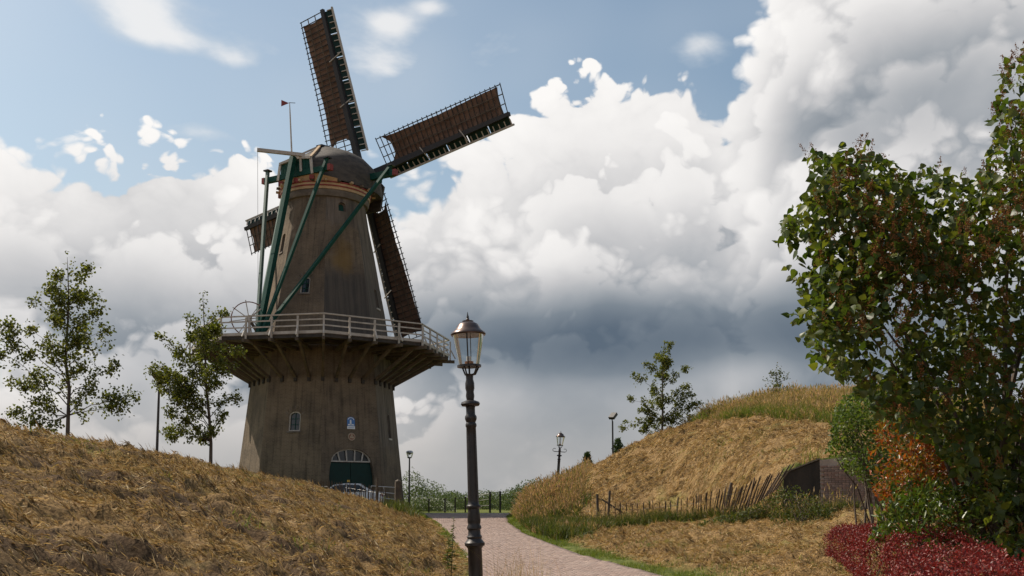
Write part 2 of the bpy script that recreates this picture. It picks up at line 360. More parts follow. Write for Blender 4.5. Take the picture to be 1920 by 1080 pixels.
def lumps(X, Y):
    """hay swaths and clods"""
    c = np.clip((fbm(X*1.9+70, Y*1.5, 3)-.5)/.09, 0, 1)*.10*np.clip((fbm(X*.5+7, Y*.5, 2)-.3)/.2, 0, 1)
    a = (fbm(X*1.1, Y*1.1, 3)-.5)*.24+(np.abs(fbm(X*2.6+40, Y*2.6, 3)-.5)-.12)*.42+(fbm(X*5, Y*5, 3)-.5)*.24+c
    return a
def mown(X, Y):
    """1 where the slope is mown hay"""
    xl = ip(Y, XL); xr = ip(Y, XR)
    left = np.clip((xl-X-.02+(fbm(X*.9, Y*.9, 2)-.5)*.5)/.3, 0, 1)*np.clip((53-Y)/2.5, 0, 1)
    nz = (fbm(X*.7, Y*.7, 3)-.5)*2.2
    d = X-xr
    foot = ip(X, [(-3, 43), (0, 42.5), (2, 41), (3.2, 39), (6.5, 38.2), (8.7, 32.1), (9.75, 31.7), (16, 31), (60, 31)])
    slope = (Y > foot+.4-1.3*((X > 6.4) & (X < 8.75)))*np.clip((X+nz*.4-3.4-(Y-50)*.12)/.8, 0, 1)*np.clip((ip(X, [(8.5, 60), (9.6, 47.5), (11, 44), (12.5, 38), (14, 34), (30, 32)])+nz-Y)/.8, 0, 1)
    apron = np.clip((d-.55+nz*.15)/.5, 0, 1)*np.clip((foot-1.2+nz*.3-Y)/.8, 0, 1)*np.clip((ip(X, [(1.5, 30), (2.5, 33), (4, 37.5), (9, 33), (20, 30)])-Y)/1.2, 0, 1)
    return np.clip(left+np.where(d > 0, np.maximum(slope, apron), 0), 0, 1)
def build_ground():
    xs = np.concatenate([-np.geomspace(4000, 22, 40), np.arange(-21.6, -13, .2), np.arange(-13, -.5, .1), np.arange(-.5, 15, .13), np.geomspace(15.3, 4000, 46)])
    ys = np.concatenate([-np.geomspace(600, 6, 14), np.arange(-4, 5, .5), np.arange(5, 24, .1), np.arange(24, 56, .17), np.arange(56, 72, .5), np.geomspace(73, 6000, 40)])
    X, Y = np.meshgrid(xs, ys); z = zg(X, Y); mw = mown(X, Y)
    out = np.clip((X+25)/4, 0, 1)*np.clip((18-X)/3, 0, 1)*np.clip((62-Y)/4, 0, 1)*np.clip((Y-4)/2, 0, 1)
    edge = np.clip(np.maximum(ip(Y, XL)-X-.1, X-ip(Y, XR)-.1)/.8, 0, 1)
    z = z+lumps(X, Y)*(.35+.65*mw)*out*edge
    z = np.where(onpath(X, Y) & (Y > -5), z-.06, z)
    n, k = X.shape; idx = np.arange(n*k).reshape(n, k)
    F = np.stack([idx[:-1, :-1], idx[:-1, 1:], idx[1:, 1:], idx[1:, :-1]], -1).reshape(-1, 4)
    m, T, b, o_ = mat('ground_soil_and_hay')
    at_ = T.new('ShaderNodeVertexColor'); at_.layer_name = 'cover'; sp = T.new('ShaderNodeSeparateColor'); T.l.new(at_.outputs[0], sp.inputs[0])
    tc = T.new('ShaderNodeTexCoord').outputs['Object']
    st = T.noise(T.v('MULTIPLY', tc, (1, .6, 1)), 26, 6, .7, .6)
    hay = T.mix(T.ramp(st, .35, .7), (.10, .06, .028), (.40, .26, .115)); hay = T.mix(T.ramp(T.noise(tc, 2.1, 5, .6), .48, .68), hay, (.22, .14, .062))
    hay = T.mix(T.m('MULTIPLY', T.ramp(T.noise(tc, .55, 5, .6), .55, .7), .5), hay, (.20, .19, .055))
    gr = T.mix(T.ramp(T.noise(tc, 5, 6, .65), .35, .65), (.06, .085, .018), (.16, .165, .045))
    soil = T.mix(T.ramp(st, .35, .65), (.06, .037, .021), (.14, .092, .052))
    col = T.mix(sp.outputs[0], gr, hay); col = T.mix(sp.outputs[1], col, soil)
    T.l.new(col, b.inputs['Base Color']); b.inputs['Roughness'].default_value = .95; b.inputs['Specular IOR Level'].default_value = .1
    bn = T.new('ShaderNodeBump'); bn.inputs['Strength'].default_value = .8; bn.inputs['Distance'].default_value = .05
    T.l.new(T.m('ADD', st, T.noise(tc, 9, 5, .6)), bn.inputs['Height']); T.l.new(bn.outputs[0], b.inputs['Normal'])
    me = mesh_np('ground', np.stack([X, Y, z], -1).reshape(-1, 3), F, m, True)
    ca = me.color_attributes.new('cover', 'FLOAT_COLOR', 'POINT')
    so_ = soilmask(X, Y)*mw
    ca.data.foreach_set('color', np.stack([mw, so_, 0*mw, 1+0*mw], -1).astype(np.float32).ravel())
    return tag(link('ground', me), kind='structure')
def soilmask(X, Y):
    """bare scraped earth on the near bank"""
    s = np.clip((fbm(X*.55+5, Y*.42+3, 4)-.49)/.1, 0, 1)*np.clip((-X-.5)/2, 0, 1)*np.clip((46-Y)/6, 0, 1)
    return s*(.55+.45*(fbm(X*3, Y*3, 2) > .45))

# ------------------------------------------------------------------ ground, path
ground = build_ground()
PATHM = pm('sandy_joints', (.28, .215, .18), (.2, .155, .13), 6, .95, .3)
def build_path():
    ys = np.concatenate([np.arange(-20, 12, 2), np.arange(12, 66.1, .5)]); V = []
    for y in ys: V += [(float(ip(y, XL)), y, float(zp(y))+.002), (float(ip(y, XR)), y, float(zp(y))+.002)]
    F = [(2*i, 2*i+1, 2*i+3, 2*i+2) for i in range(len(ys)-1)]
    p = tag(link('path', mesh_np('path', np.array(V), np.array(F), PATHM)), kind='structure')
    # side track that crosses behind the bend
    V = [(-16, 64.2, .626), (9, 64.4, .626), (30, 63, .626), (30, 65.5, .626), (9, 66.8, .626), (-16, 66.6, .626)]
    tag(link('side_path', mesh_np('side_path', np.array(V), np.array([(0, 1, 4, 5), (1, 2, 3, 4)]), pm('pale_gravel', (.34, .29, .24), (.24, .2, .165), 8, .95, .4))), kind='structure')
    m, T, b, out = mat('paving_brick'); g = T.new('ShaderNodeNewGeometry'); oi = T.new('ShaderNodeObjectInfo')
    cr = T.new('ShaderNodeValToRGB'); T.l.new(T.m('FRACT', T.m('ADD', g.outputs['Random Per Island'], oi.outputs['Random'])), cr.inputs[0]); e = cr.color_ramp.elements
    cols = [(.24, .165, .14), (.31, .215, .175), (.20, .15, .135), (.35, .26, .215), (.27, .18, .15), (.23, .185, .165)]
    e[0].color = (*cols[0], 1); e[-1].color = (*cols[-1], 1)
    for i in range(1, 5): e.new(i/5).color = (*cols[i], 1)
    tc = g.outputs['Position']; c = T.mix(T.m('ADD', .35, T.m('MULTIPLY', T.ramp(T.noise(tc, .9, 5, .6), .4, .7), .4)), cr.outputs[0], (.36, .275, .235))
    c = T.mix(T.m('MULTIPLY', T.ramp(T.noise(tc, 9, 5, .7), .52, .75), .5), c, (.14, .105, .085))
    T.l.new(c, b.inputs['Base Color']); b.inputs['Roughness'].default_value = .85; b.inputs['Specular IOR Level'].default_value = .2
    bv = [(-.5, -.5, 0), (.5, -.5, 0), (.5, .5, 0), (-.5, .5, 0), (-.47, -.45, 1), (.47, -.45, 1), (.47, .45, 1), (-.47, .45, 1)]
    bf = [(4, 5, 6, 7), (0, 1, 5, 4), (1, 2, 6, 5), (2, 3, 7, 6), (3, 0, 4, 7)]
    bv = np.array(bv)*(.196, .094, .02); one = mesh_np('paving_brick', bv, np.array(bf), m)
    V = []; F = []; cnt = 0; r = 0
    for y in np.arange(12, 64.4, .1):
        a, c_ = float(ip(y, XL)), float(ip(y, XR)); xc = (a+c_)/2; r += 1
        n = int((c_-a-.04)/.2)
        for i in range(n):
            x = xc+(i-(n-1)/2)*.2+(.05 if r % 2 else -.05)
            z = float(zp(y))-.004+rng.uniform(0, .006); px = proj((x, y, z))
            if cnt < 300 and px[1] < 1079 and 18.2 < y < 20.6 and px[0] > 880:
                o = link('brick', one, p); o.location = (x, y, z); o.rotation_euler = (rng.normal(0, .012), rng.normal(0, .012), rng.normal(0, .01)); cnt += 1
            else:
                t = bv.copy(); t[:, 2] += rng.normal(0, .012)*t[:, 0]+rng.normal(0, .012)*t[:, 1]; b0 = len(V)*8
                V.append(t+(x, y, z)); F.append(np.array(bf)+b0)
    o = link('bricks', mesh_np('bricks', np.concatenate(V), np.concatenate(F), m), p); o['kind'] = 'stuff'
build_path()

# ------------------------------------------------------------------ loose hay and grass
def unit(a): return a/np.maximum(np.linalg.norm(a, axis=1, keepdims=True), 1e-9)
def visible(X, Y, Z, lo=-60, hi=1990, bot=1120):
    u = X/np.maximum(Y, .1); px = 960+FPX*u; py = HOR-(Z-1.6)/np.maximum(Y, .1)*FPX
    return (px > lo) & (px < hi) & (py < bot)
def scatter(n, x0, x1, y0, y1, dens, power=1.0):
    """points by rejection, denser towards the camera"""
    X = rng.uniform(x0, x1, n); Y = y0+(y1-y0)*rng.random(n)**power
    d = dens(X, Y); k = rng.random(n) < d; return X[k], Y[k]
def ground_z(X, Y):
    mw = mown(X, Y); edge = np.clip(np.maximum(ip(Y, XL)-X-.1, X-ip(Y, XR)-.1)/.8, 0, 1)
    return zg(X, Y)+lumps(X, Y)*(.35+.65*mw)*edge*np.clip((62-Y)/4, 0, 1)*np.clip((18-X)/3, 0, 1)
def straws(name, X, Y, length, width, tilt, mat_, label, cat, lift=.0):
    Z = ground_z(X, Y); k = visible(X, Y, Z); X, Y, Z = X[k], Y[k], Z[k]; n = len(X); e = .12
    gx = (ground_z(X+e, Y)-Z)/e; gy = (ground_z(X, Y+e)-Z)/e
    th = rng.uniform(0, 2*math.pi, n); el = rng.normal(.04, tilt, n); L = length*rng.uniform(.45, 1.5, n)*(.62+Y/45)
    D = np.stack([np.cos(th)*np.cos(el), np.sin(th)*np.cos(el), np.sin(el)+np.cos(el)*(gx*np.cos(th)+gy*np.sin(th))], 1)
    side = unit(np.stack([-np.sin(th), np.cos(th), rng.normal(0, .5, n)], 1))*(width*(1+Y/26)*rng.uniform(.6, 1.4, n))[:, None]
    P = np.stack([X, Y, Z+lift+rng.uniform(0, .045, n)], 1)-D*(L*.25)[:, None]; bend = rng.normal(0, .12, (n, 3))*L[:, None]
    mid = P+D*(L*.5)[:, None]+bend*.5; tip = P+D*L[:, None]-np.array([0, 0, .1])*L[:, None]
    V = np.stack([P, mid+side*1.15, tip, mid-side*1.15], 1).reshape(-1, 3); b = np.arange(n)[:, None]*4
    F = np.concatenate([b+[0, 1, 2], b+[0, 2, 3]], 0)
    return tag(link(name, mesh_np(name, V, F, mat_)), label, cat, kind='stuff')
def blades(name, X, Y, h, w, lean, mat_, label, cat, seed=0, Z=None):
    """upright blades of grass, curved over; seed = share that carries a seed head"""
    if Z is None: Z = ground_z(X, Y)-.02
    k = visible(X, Y, Z); X, Y, Z = X[k], Y[k], Z[k]; n = len(X)
    H = (h[k] if isinstance(h, np.ndarray) else h)*rng.uniform(.55, 1.25, n); th = rng.uniform(0, 2*math.pi, n); ln = np.abs(rng.normal(0, lean, n))
    D = np.stack([np.cos(th)*ln, np.sin(th)*ln, np.ones(n)], 1); a2 = rng.uniform(0, 2*math.pi, n)
    s = np.stack([np.cos(a2), np.sin(a2), 0*a2], 1)*(w*(1+Y/40)*rng.uniform(.6, 1.4, n))[:, None]
    P = np.stack([X, Y, Z], 1); m1 = P+unit(D)*(H*.5)[:, None]; out = np.stack([np.cos(th), np.sin(th), -.6+0*th], 1)*(ln*H*.55)[:, None]
    tip = P+unit(D)*H[:, None]+out
    V = [np.stack([P-s, P+s, m1+s*.7, m1-s*.7, tip], 1).reshape(-1, 3)]; b = np.arange(n)[:, None]*5
    F = [np.concatenate([b+[0, 1, 2], b+[0, 2, 3], b+[3, 2, 4]], 0)]
    if seed:
        q = rng.random(n) < seed; t = tip[q]; d = unit(tip[q]-m1[q]); L = (rng.uniform(.08, .17, q.sum()))[:, None]; sw = unit(s[q])*L*.16
        V.append(np.stack([t-d*L*.4, t+sw, t+d*L*.9, t-sw], 1).reshape(-1, 3)); c = len(V[0])+np.arange(q.sum())[:, None]*4
        F.append(np.concatenate([c+[0, 1, 2], c+[0, 2, 3]], 0))
    return tag(link(name, mesh_np(name, np.concatenate(V), np.concatenate(F), mat_)), label, cat, kind='stuff')
X, Y = scatter(1180000, -19, -.5, 5, 54, lambda x, y: mown(x, y)*np.clip((fbm(x*1.6, y*1.6, 4)-.33)/.2, .12, 1)*(1-.8*soilmask(x, y)), 1.6)
straws('cut_hay', X, Y, .115, .0015, .24, M['hay'], 'loose mown hay covering the bank left of the path', 'hay')
X, Y = scatter(560000, 0, 15.5, 14, 53, lambda x, y: mown(x, y)*np.clip((fbm(x*1.5+9, y*1.5, 4)-.34)/.22, .08, 1), .95)
straws('cut_hay', X, Y, .11, .0016, .24, M['hay'], 'loose mown hay over the mound and ground right of the path', 'hay')
# green verge along both edges of the path, grass on flat ground
def verge(x, y):
    d = np.maximum(ip(y, XL)-x, x-ip(y, XR)); lf = x < ip(y, XL); return np.clip((d+.07)/.1, 0, 1)*np.clip((np.where(lf, .5, .95)-d)/.4, 0, 1)*np.clip((fbm(x*.9, y*.6, 3)-np.where(lf, .5, .4))/.16, 0, 1)
X, Y = scatter(520000, -7, 4.6, 12, 62, verge, .8)
blades('verge_grass', X, Y, .1, .004, .5, M['grass'], 'short green grass along both edges of the brick path', 'grass')
X, Y = scatter(120000, -20, 14, 52, 74, lambda x, y: np.where(((x < ip(y, XL)-.3) | (x > ip(y, XR)+.3)) & ((y < 64) | (y > 67)), np.clip((fbm(x*.5, y*.5, 3)-.3)/.3, .1, 1), 0)*(zg(x, y) < 1.5))
blades('meadow_grass', X, Y, .38, .006, .35, M['grass'], 'rough green grass beside the track below the windmill', 'grass', .1)
# tufts still standing on the mown slopes
def tufts(x, y): return mown(x, y)*np.clip((fbm(x*.6+31, y*.6, 3)-.6)/.06, 0, 1)*np.clip((fbm(x*2.4, y*2.4, 2)-.45)/.1, 0, 1)
X, Y = scatter(300000, -18, 14, 13, 52, tufts)
blades('uncut_tufts', X, Y, .13, .0045, .7, M['grass'], 'small green tufts left standing among the mown hay', 'grass')
# unmown crown of the mound and the bank beside the path
def crown(x, y): return (x > 8.6)*(y > 32)*(y < 54)*np.clip(1-mown(x, y)*1.6, 0, 1)*np.clip((zg(x, y)-2.6)/.3, 0, 1)
X, Y = scatter(120000, 8.6, 19, 32, 54, lambda x, y: crown(x, y)*np.clip((fbm(x*1.2, y*1.2, 3)-.3)/.25, .1, 1))
hh = .78*(.35+1.1*fbm(X*1.4+3, Y*1.4, 3))*(.45+.55*np.clip(crown(X-.5, Y-.7), 0, 1))
blades('tall_grass', X, Y, hh*.95, .0036, .36, M['drygrass'], 'tall dry golden grass on top of the mound', 'grass', .5)
X, Y = scatter(90000, 9.3, 19, 32, 52, lambda x, y: crown(x, y)*np.clip((fbm(x*.8+5, y*.8, 3)-.4)/.15, 0, 1))
blades('tall_grass', X, Y, .55, .006, .4, M['grass'], 'green undergrowth among the tall dry grass on the mound', 'grass')
def nose(x, y):
    d = x-ip(y, XR); return (d > .35)*(y > 34)*(y < 56)*np.clip((4.3+(y-44)*.05-x)/.8, 0, 1)*np.clip(1-mown(x, y)*1.5, 0, 1)
X, Y = scatter(105000, -.6, 5.5, 34, 56, nose)
hh = np.clip(.4+.5*np.clip((Y-40)/6, 0, 1), .3, 1.0)*np.clip((X-ip(Y, XR)+.25)/1.2, .3, 1)*(.35+1.3*fbm(X*1.5, Y*1.5+4, 3))
X, Y, hh = X, Y, hh*.92
blades('tall_grass', X, Y, hh*.72, .0036, .38, M['redgrass'], 'tall reddish dry grass on the bank right of the path', 'grass', .5)
X, Y = scatter(90000, -.4, 6, 30, 49, lambda x, y: np.clip((x-ip(y, XR)-.25)/.3, 0, 1)*np.clip((48-y)/6, 0, 1)*(1-mown(x, y))*np.clip((fbm(x*1.1+8, y*1.1, 3)-.35)/.2, .1, 1))
blades('weeds', X, Y, .5, .009, .55, M['weed'], 'green weeds at the foot of the bank beside the path', 'weeds')
# rank growth under the fence and below the wall
X, Y = scatter(90000, 2.6, 10.5, 30, 40, lambda x, y: np.clip(1-np.abs(y-ip(x, [(2.6, 38.2), (6.8, 37), (7.7, 34.3), (8.5, 31.6), (10.5, 30.4)])+.35)/.75, 0, 1))
blades('weeds', X, Y, .42, .009, .7, M['weed'], 'dark green weeds along the foot of the leaning paling fence', 'weeds', .03)
X, Y = scatter(16000, 2.6, 10.5, 30, 40, lambda x, y: np.clip(1-np.abs(y-ip(x, [(2.6, 38.2), (6.8, 37), (7.7, 34.3), (8.5, 31.6), (10.5, 30.4)])+.35)/.75, 0, 1))
blades('tall_grass', X, Y, .75, .004, .6, M['drygrass'], 'pale dry stalks sticking out along the leaning paling fence', 'grass', .5)
# the stand of dry stalks beside the near lamp post
X = rng.normal(.08, .26, 230); Y = rng.normal(15.2, .28, 230)
blades('dry_stalks', X, Y, .85, .0016, .42, M['drygrass'], 'dry grass stalks beside the near lamp post', 'grass', .0)
X, Y = scatter(9000, -7.5, -3.6, 44, 56, lambda x, y: np.clip(1-np.abs(x+(y-44)*.13+4.9)/.9, 0, 1))
blades('weeds', X, Y, .55, .008, .4, M['weed'], 'weeds at the lower end of the left bank by the path', 'weeds', .1)

# ------------------------------------------------------------------ windmill
MC = Vector((-12.75, 66, 0)); ZB = .85
PH0 = math.atan2(-MC.y, -MC.x)                       # direction from the mill to the path, one corner of the octagon
A0, TILT, TH, SL, RH, ZH = .52526, .18064, .17168, 12.48, 3.98, 24.82
AX = Vector((math.sin(A0), math.cos(A0), 0)); LX = Vector((math.cos(A0), -math.sin(A0), 0)); ZZ = Vector((0, 0, 1))
def cap(s, w, z): return MC + AX*s + LX*w + ZZ*z
PROF = [(.3, 5.75), (1.6, 5.52), (3.2, 5.36), (6, 5.05), (8.84, 4.74), (10.4, 4.58), (11.9, 4.43), (14.1, 4.1), (16, 3.72), (18.3, 3.3), (20, 2.98), (21.3, 2.8), (21.62, 2.78)]
def rad(z): return float(ip(z, PROF))
def corner(k, z, r=None): a = PH0+k*math.pi/4; r = rad(z) if r is None else r; return Vector((MC.x+r*math.cos(a), MC.y+r*math.sin(a), z))
def face(k, z, off=0.0, lat=0.0):
    """point on tower face k..k+1 at height z, outward normal, right tangent, upward tangent"""
    a, b = corner(k, z), corner(k+1, z); ex = (b-a).normalized(); m = (a+b)/2
    m2 = (corner(k, z+.5)+corner(k+1, z+.5))/2; ey = (m2-m).normalized(); n = ex.cross(ey).normalized()
    return m+n*off+ex*lat, n, ex, ey
def brick_tower_mat():
    m, T, b, out = mat('mill_brickwork'); P = T.v('SUBTRACT', T.new('ShaderNodeNewGeometry').outputs['Position'], (MC.x, MC.y, 0))
    sp = T.new('ShaderNodeSeparateXYZ'); T.l.new(P, sp.inputs[0]); q = math.pi/4
    th = T.m('FLOORED_MODULO', T.m('SUBTRACT', T.m('ARCTAN2', sp.outputs[1], sp.outputs[0]), PH0), 2*math.pi)
    k = T.m('FLOOR', T.m('DIVIDE', th, q)); mid = T.m('ADD', T.m('MULTIPLY', T.m('ADD', k, .5), q), PH0)
    tan = T.m('SUBTRACT', T.m('MULTIPLY', sp.outputs[1], T.m('COSINE', mid)), T.m('MULTIPLY', sp.outputs[0], T.m('SINE', mid))); z = sp.outputs[2]
    cb = T.new('ShaderNodeCombineXYZ'); T.put(cb.inputs[0], T.m('ADD', tan, T.m('MULTIPLY', k, 13.0))); T.put(cb.inputs[1], z); U = cb.outputs[0]
    is0 = T.m('COMPARE', k, 0.0, .1); is1 = T.m('COMPARE', k, 1.0, .1); is2 = T.m('COMPARE', k, 2.0, .1)
    br = T.new('ShaderNodeTexBrick'); T.l.new(U, br.inputs['Vector']); br.inputs['Scale'].default_value = 1
    br.inputs['Brick Width'].default_value = .24; br.inputs['Row Height'].default_value = .085; br.inputs['Mortar Size'].default_value = .011
    br.inputs['Color1'].default_value = (.185, .14, .098, 1); br.inputs['Color2'].default_value = (.148, .112, .08, 1); br.inputs['Mortar'].default_value = (.22, .17, .12, 1)
    fine = T.noise(U, 3.2, 6, .7)
    col = T.mix(T.ramp(T.noise(U, .6, 6, .62), .35, .68), br.outputs[0], T.mix(1.0, br.outputs[0], (.62, .64, .68), 'MULTIPLY'))
    col = T.mix(T.m('MULTIPLY', T.ramp(fine, .5, .75), .35), col, (.2, .16, .12))
    streak = T.noise(T.v('MULTIPLY', U, (2.4, .13, 1)), 1.7, 6, .65)
    col = T.mix(T.m('MULTIPLY', T.ramp(streak, .46, .68), .65), col, T.mix(1.0, col, (.42, .43, .45), 'MULTIPLY'))
    plaster = T.mix(T.ramp(streak, .36, .64), (.20, .165, .135), (.085, .074, .067)); plaster = T.mix(T.m('MULTIPLY', T.ramp(fine, .45, .7), .4), plaster, (.12, .095, .07))
    nz = T.m('MULTIPLY', T.m('SUBTRACT', T.noise(U, 1.1, 6, .68), .5), 1.6)
    pl = T.m('ADD', T.m('MULTIPLY', is1, T.ramp(z, 3.0, 6.5)), T.m('ADD', T.m('MULTIPLY', is2, .7), T.m('MULTIPLY', is0, T.m('ADD', T.ramp(z, 18.8, 20.5), .05))))
    col = T.mix(T.m('MULTIPLY', T.ramp(T.m('ADD', pl, T.m('MULTIPLY', nz, T.m('MINIMUM', T.m('MULTIPLY', pl, 2.0), 1.0))), .25, .8), .85), col, plaster)
    up = T.ramp(z, 11.2, 11.5); tz = T.m('MULTIPLY', up, T.ramp(T.m('ADD', z, T.m('MULTIPLY', nz, 1.6)), 17.6, 15.4))
    tar = T.mix(T.ramp(streak, .38, .64), (.052, .049, .048), (.098, .084, .072))
    col = T.mix(T.m('MULTIPLY', tz, T.m('ADD', T.m('MULTIPLY', is0, .85), T.m('MULTIPLY', is1, .4))), col, tar)
    ey = T.m('DIVIDE', T.m('SUBTRACT', z, 17.3), 1.5); ex = T.m('DIVIDE', T.m('SUBTRACT', tan, -.1), 1.0)
    lich = T.m('MULTIPLY', is0, T.ramp(T.m('SUBTRACT', T.m('ADD', T.m('SUBTRACT', 1.0, T.m('ADD', T.m('MULTIPLY', ey, ey), T.m('MULTIPLY', ex, ex))), T.m('MULTIPLY', nz, 1.0)), .0), .0, 1.0))
    col = T.mix(T.m('MULTIPLY', lich, .55), col, (.21, .125, .035))
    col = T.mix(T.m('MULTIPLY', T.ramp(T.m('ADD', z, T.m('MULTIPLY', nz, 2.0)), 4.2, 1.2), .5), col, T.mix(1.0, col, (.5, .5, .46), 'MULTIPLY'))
    T.l.new(col, b.inputs['Base Color']); b.inputs['Roughness'].default_value = .92; b.inputs['Specular IOR Level'].default_value = .15
    bn = T.new('ShaderNodeBump'); bn.inputs['Strength'].default_value = .6; bn.inputs['Distance'].default_value = .02
    T.l.new(T.m('ADD', T.m('MULTIPLY', br.outputs['Fac'], -.7), T.noise(U, 14, 4, .6)), bn.inputs['Height']); T.l.new(bn.outputs[0], b.inputs['Normal'])
    return m
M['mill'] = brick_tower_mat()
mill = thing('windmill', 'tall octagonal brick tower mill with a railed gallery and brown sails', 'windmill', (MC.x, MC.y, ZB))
bpy.context.view_layer.update()
def part(mb, name, m, parent=None, **kw):
    """mesh given in world coordinates, hung under the mill (or one of its parts)"""
    o = mb.build(name, m, None, **kw); par = parent or mill
    o.parent = par
    if par is mill: o.matrix_parent_inverse = Matrix.Translation((-MC.x, -MC.y, -ZB))
    return o
ARCH = lambda w, h, n=8: [(-w/2, -h/2), (w/2, -h/2), (w/2, h/2-w*.32)]+[(w/2*math.cos(t), h/2-w*.32+w*.32*math.sin(t)) for t in [math.pi*i/n for i in range(1, n)]]+[(-w/2, h/2-w*.32)]
WINS = [(-1, 6.42, .78, 1.25, .1), (-1, 15.3, .66, 1.14, .15), (0, 20.8, .52, .62, .0), (1, 6.35, .42, 1.6, .25), (1, 15.0, .5, 1.35, .3), (-2, 18.5, .55, 1.3, .1)]
DOOR = [(-1.5, .7), (1.5, .7), (1.52, 3.0), (1.47, 3.5), (1.37, 3.9)]+[(1.37*math.cos(t), 3.9+.84*math.sin(t)) for t in [math.pi*i/12 for i in range(1, 12)]]+[(-1.37, 3.9), (-1.47, 3.5), (-1.52, 3.0)]
def build_tower():
    rings = []; zs = sorted(set([p[0] for p in PROF]+[4.5, 7.5, 12.8, 13.4, 15, 17, 19, 20.6]))
    for z in zs:
        f = np.clip((z-18)/3.2, 0, 1); r = rad(z); ring = []
        for k in range(8):
            a, b = corner(k, z), corner(k+1, z)
            for j in range(4):
                p = a.lerp(b, j/4); dv = Vector((p.x-MC.x, p.y-MC.y, 0)); q = Vector((MC.x, MC.y, z))+dv.normalized()*(r*.97)
                ring.append(p.lerp(q, f))
        rings.append(ring)
    V = [p for r in rings for p in r]; n = 32; F = []
    for i in range(len(rings)-1):
        for k in range(n): F.append((i*n+k, i*n+(k+1) % n, (i+1)*n+(k+1) % n, (i+1)*n+k))
    F += [tuple(range(n-1, -1, -1)), tuple((len(rings)-1)*n+k for k in range(n))]
    me = bpy.data.meshes.new('tower'); me.from_pydata([tuple(v) for v in V], [], F); me.materials.append(M['mill'])
    o = link('tower', me)
    cut = MB()
    for k, z, w, h, lat in WINS:
        c, nn, ex, ey = face(k, z, 0, lat); cut.prism(ARCH(w, h), c, ex, ey, nn, -.28, .6)
    c, nn, ex, ey = face(0, 3.0, 0, 0); c2 = c.copy()
    cut.prism([(x, y-3.0) for x, y in DOOR], c2, ex, ey, nn, -.32, .9)
    co = cut.build('cutter', M['cement'])
    bo = o.modifiers.new('cut', 'BOOLEAN'); bo.operation = 'DIFFERENCE'; bo.object = co; bo.solver = 'EXACT'
    bpy.context.view_layer.update(); me2 = bpy.data.meshes.new_from_object(o.evaluated_get(bpy.context.evaluated_depsgraph_get()))
    o.modifiers.clear(); o.data = me2; bpy.data.objects.remove(co)
    o.parent = mill; o.matrix_parent_inverse = Matrix.Translation((-MC.x, -MC.y, -ZB))
build_tower()
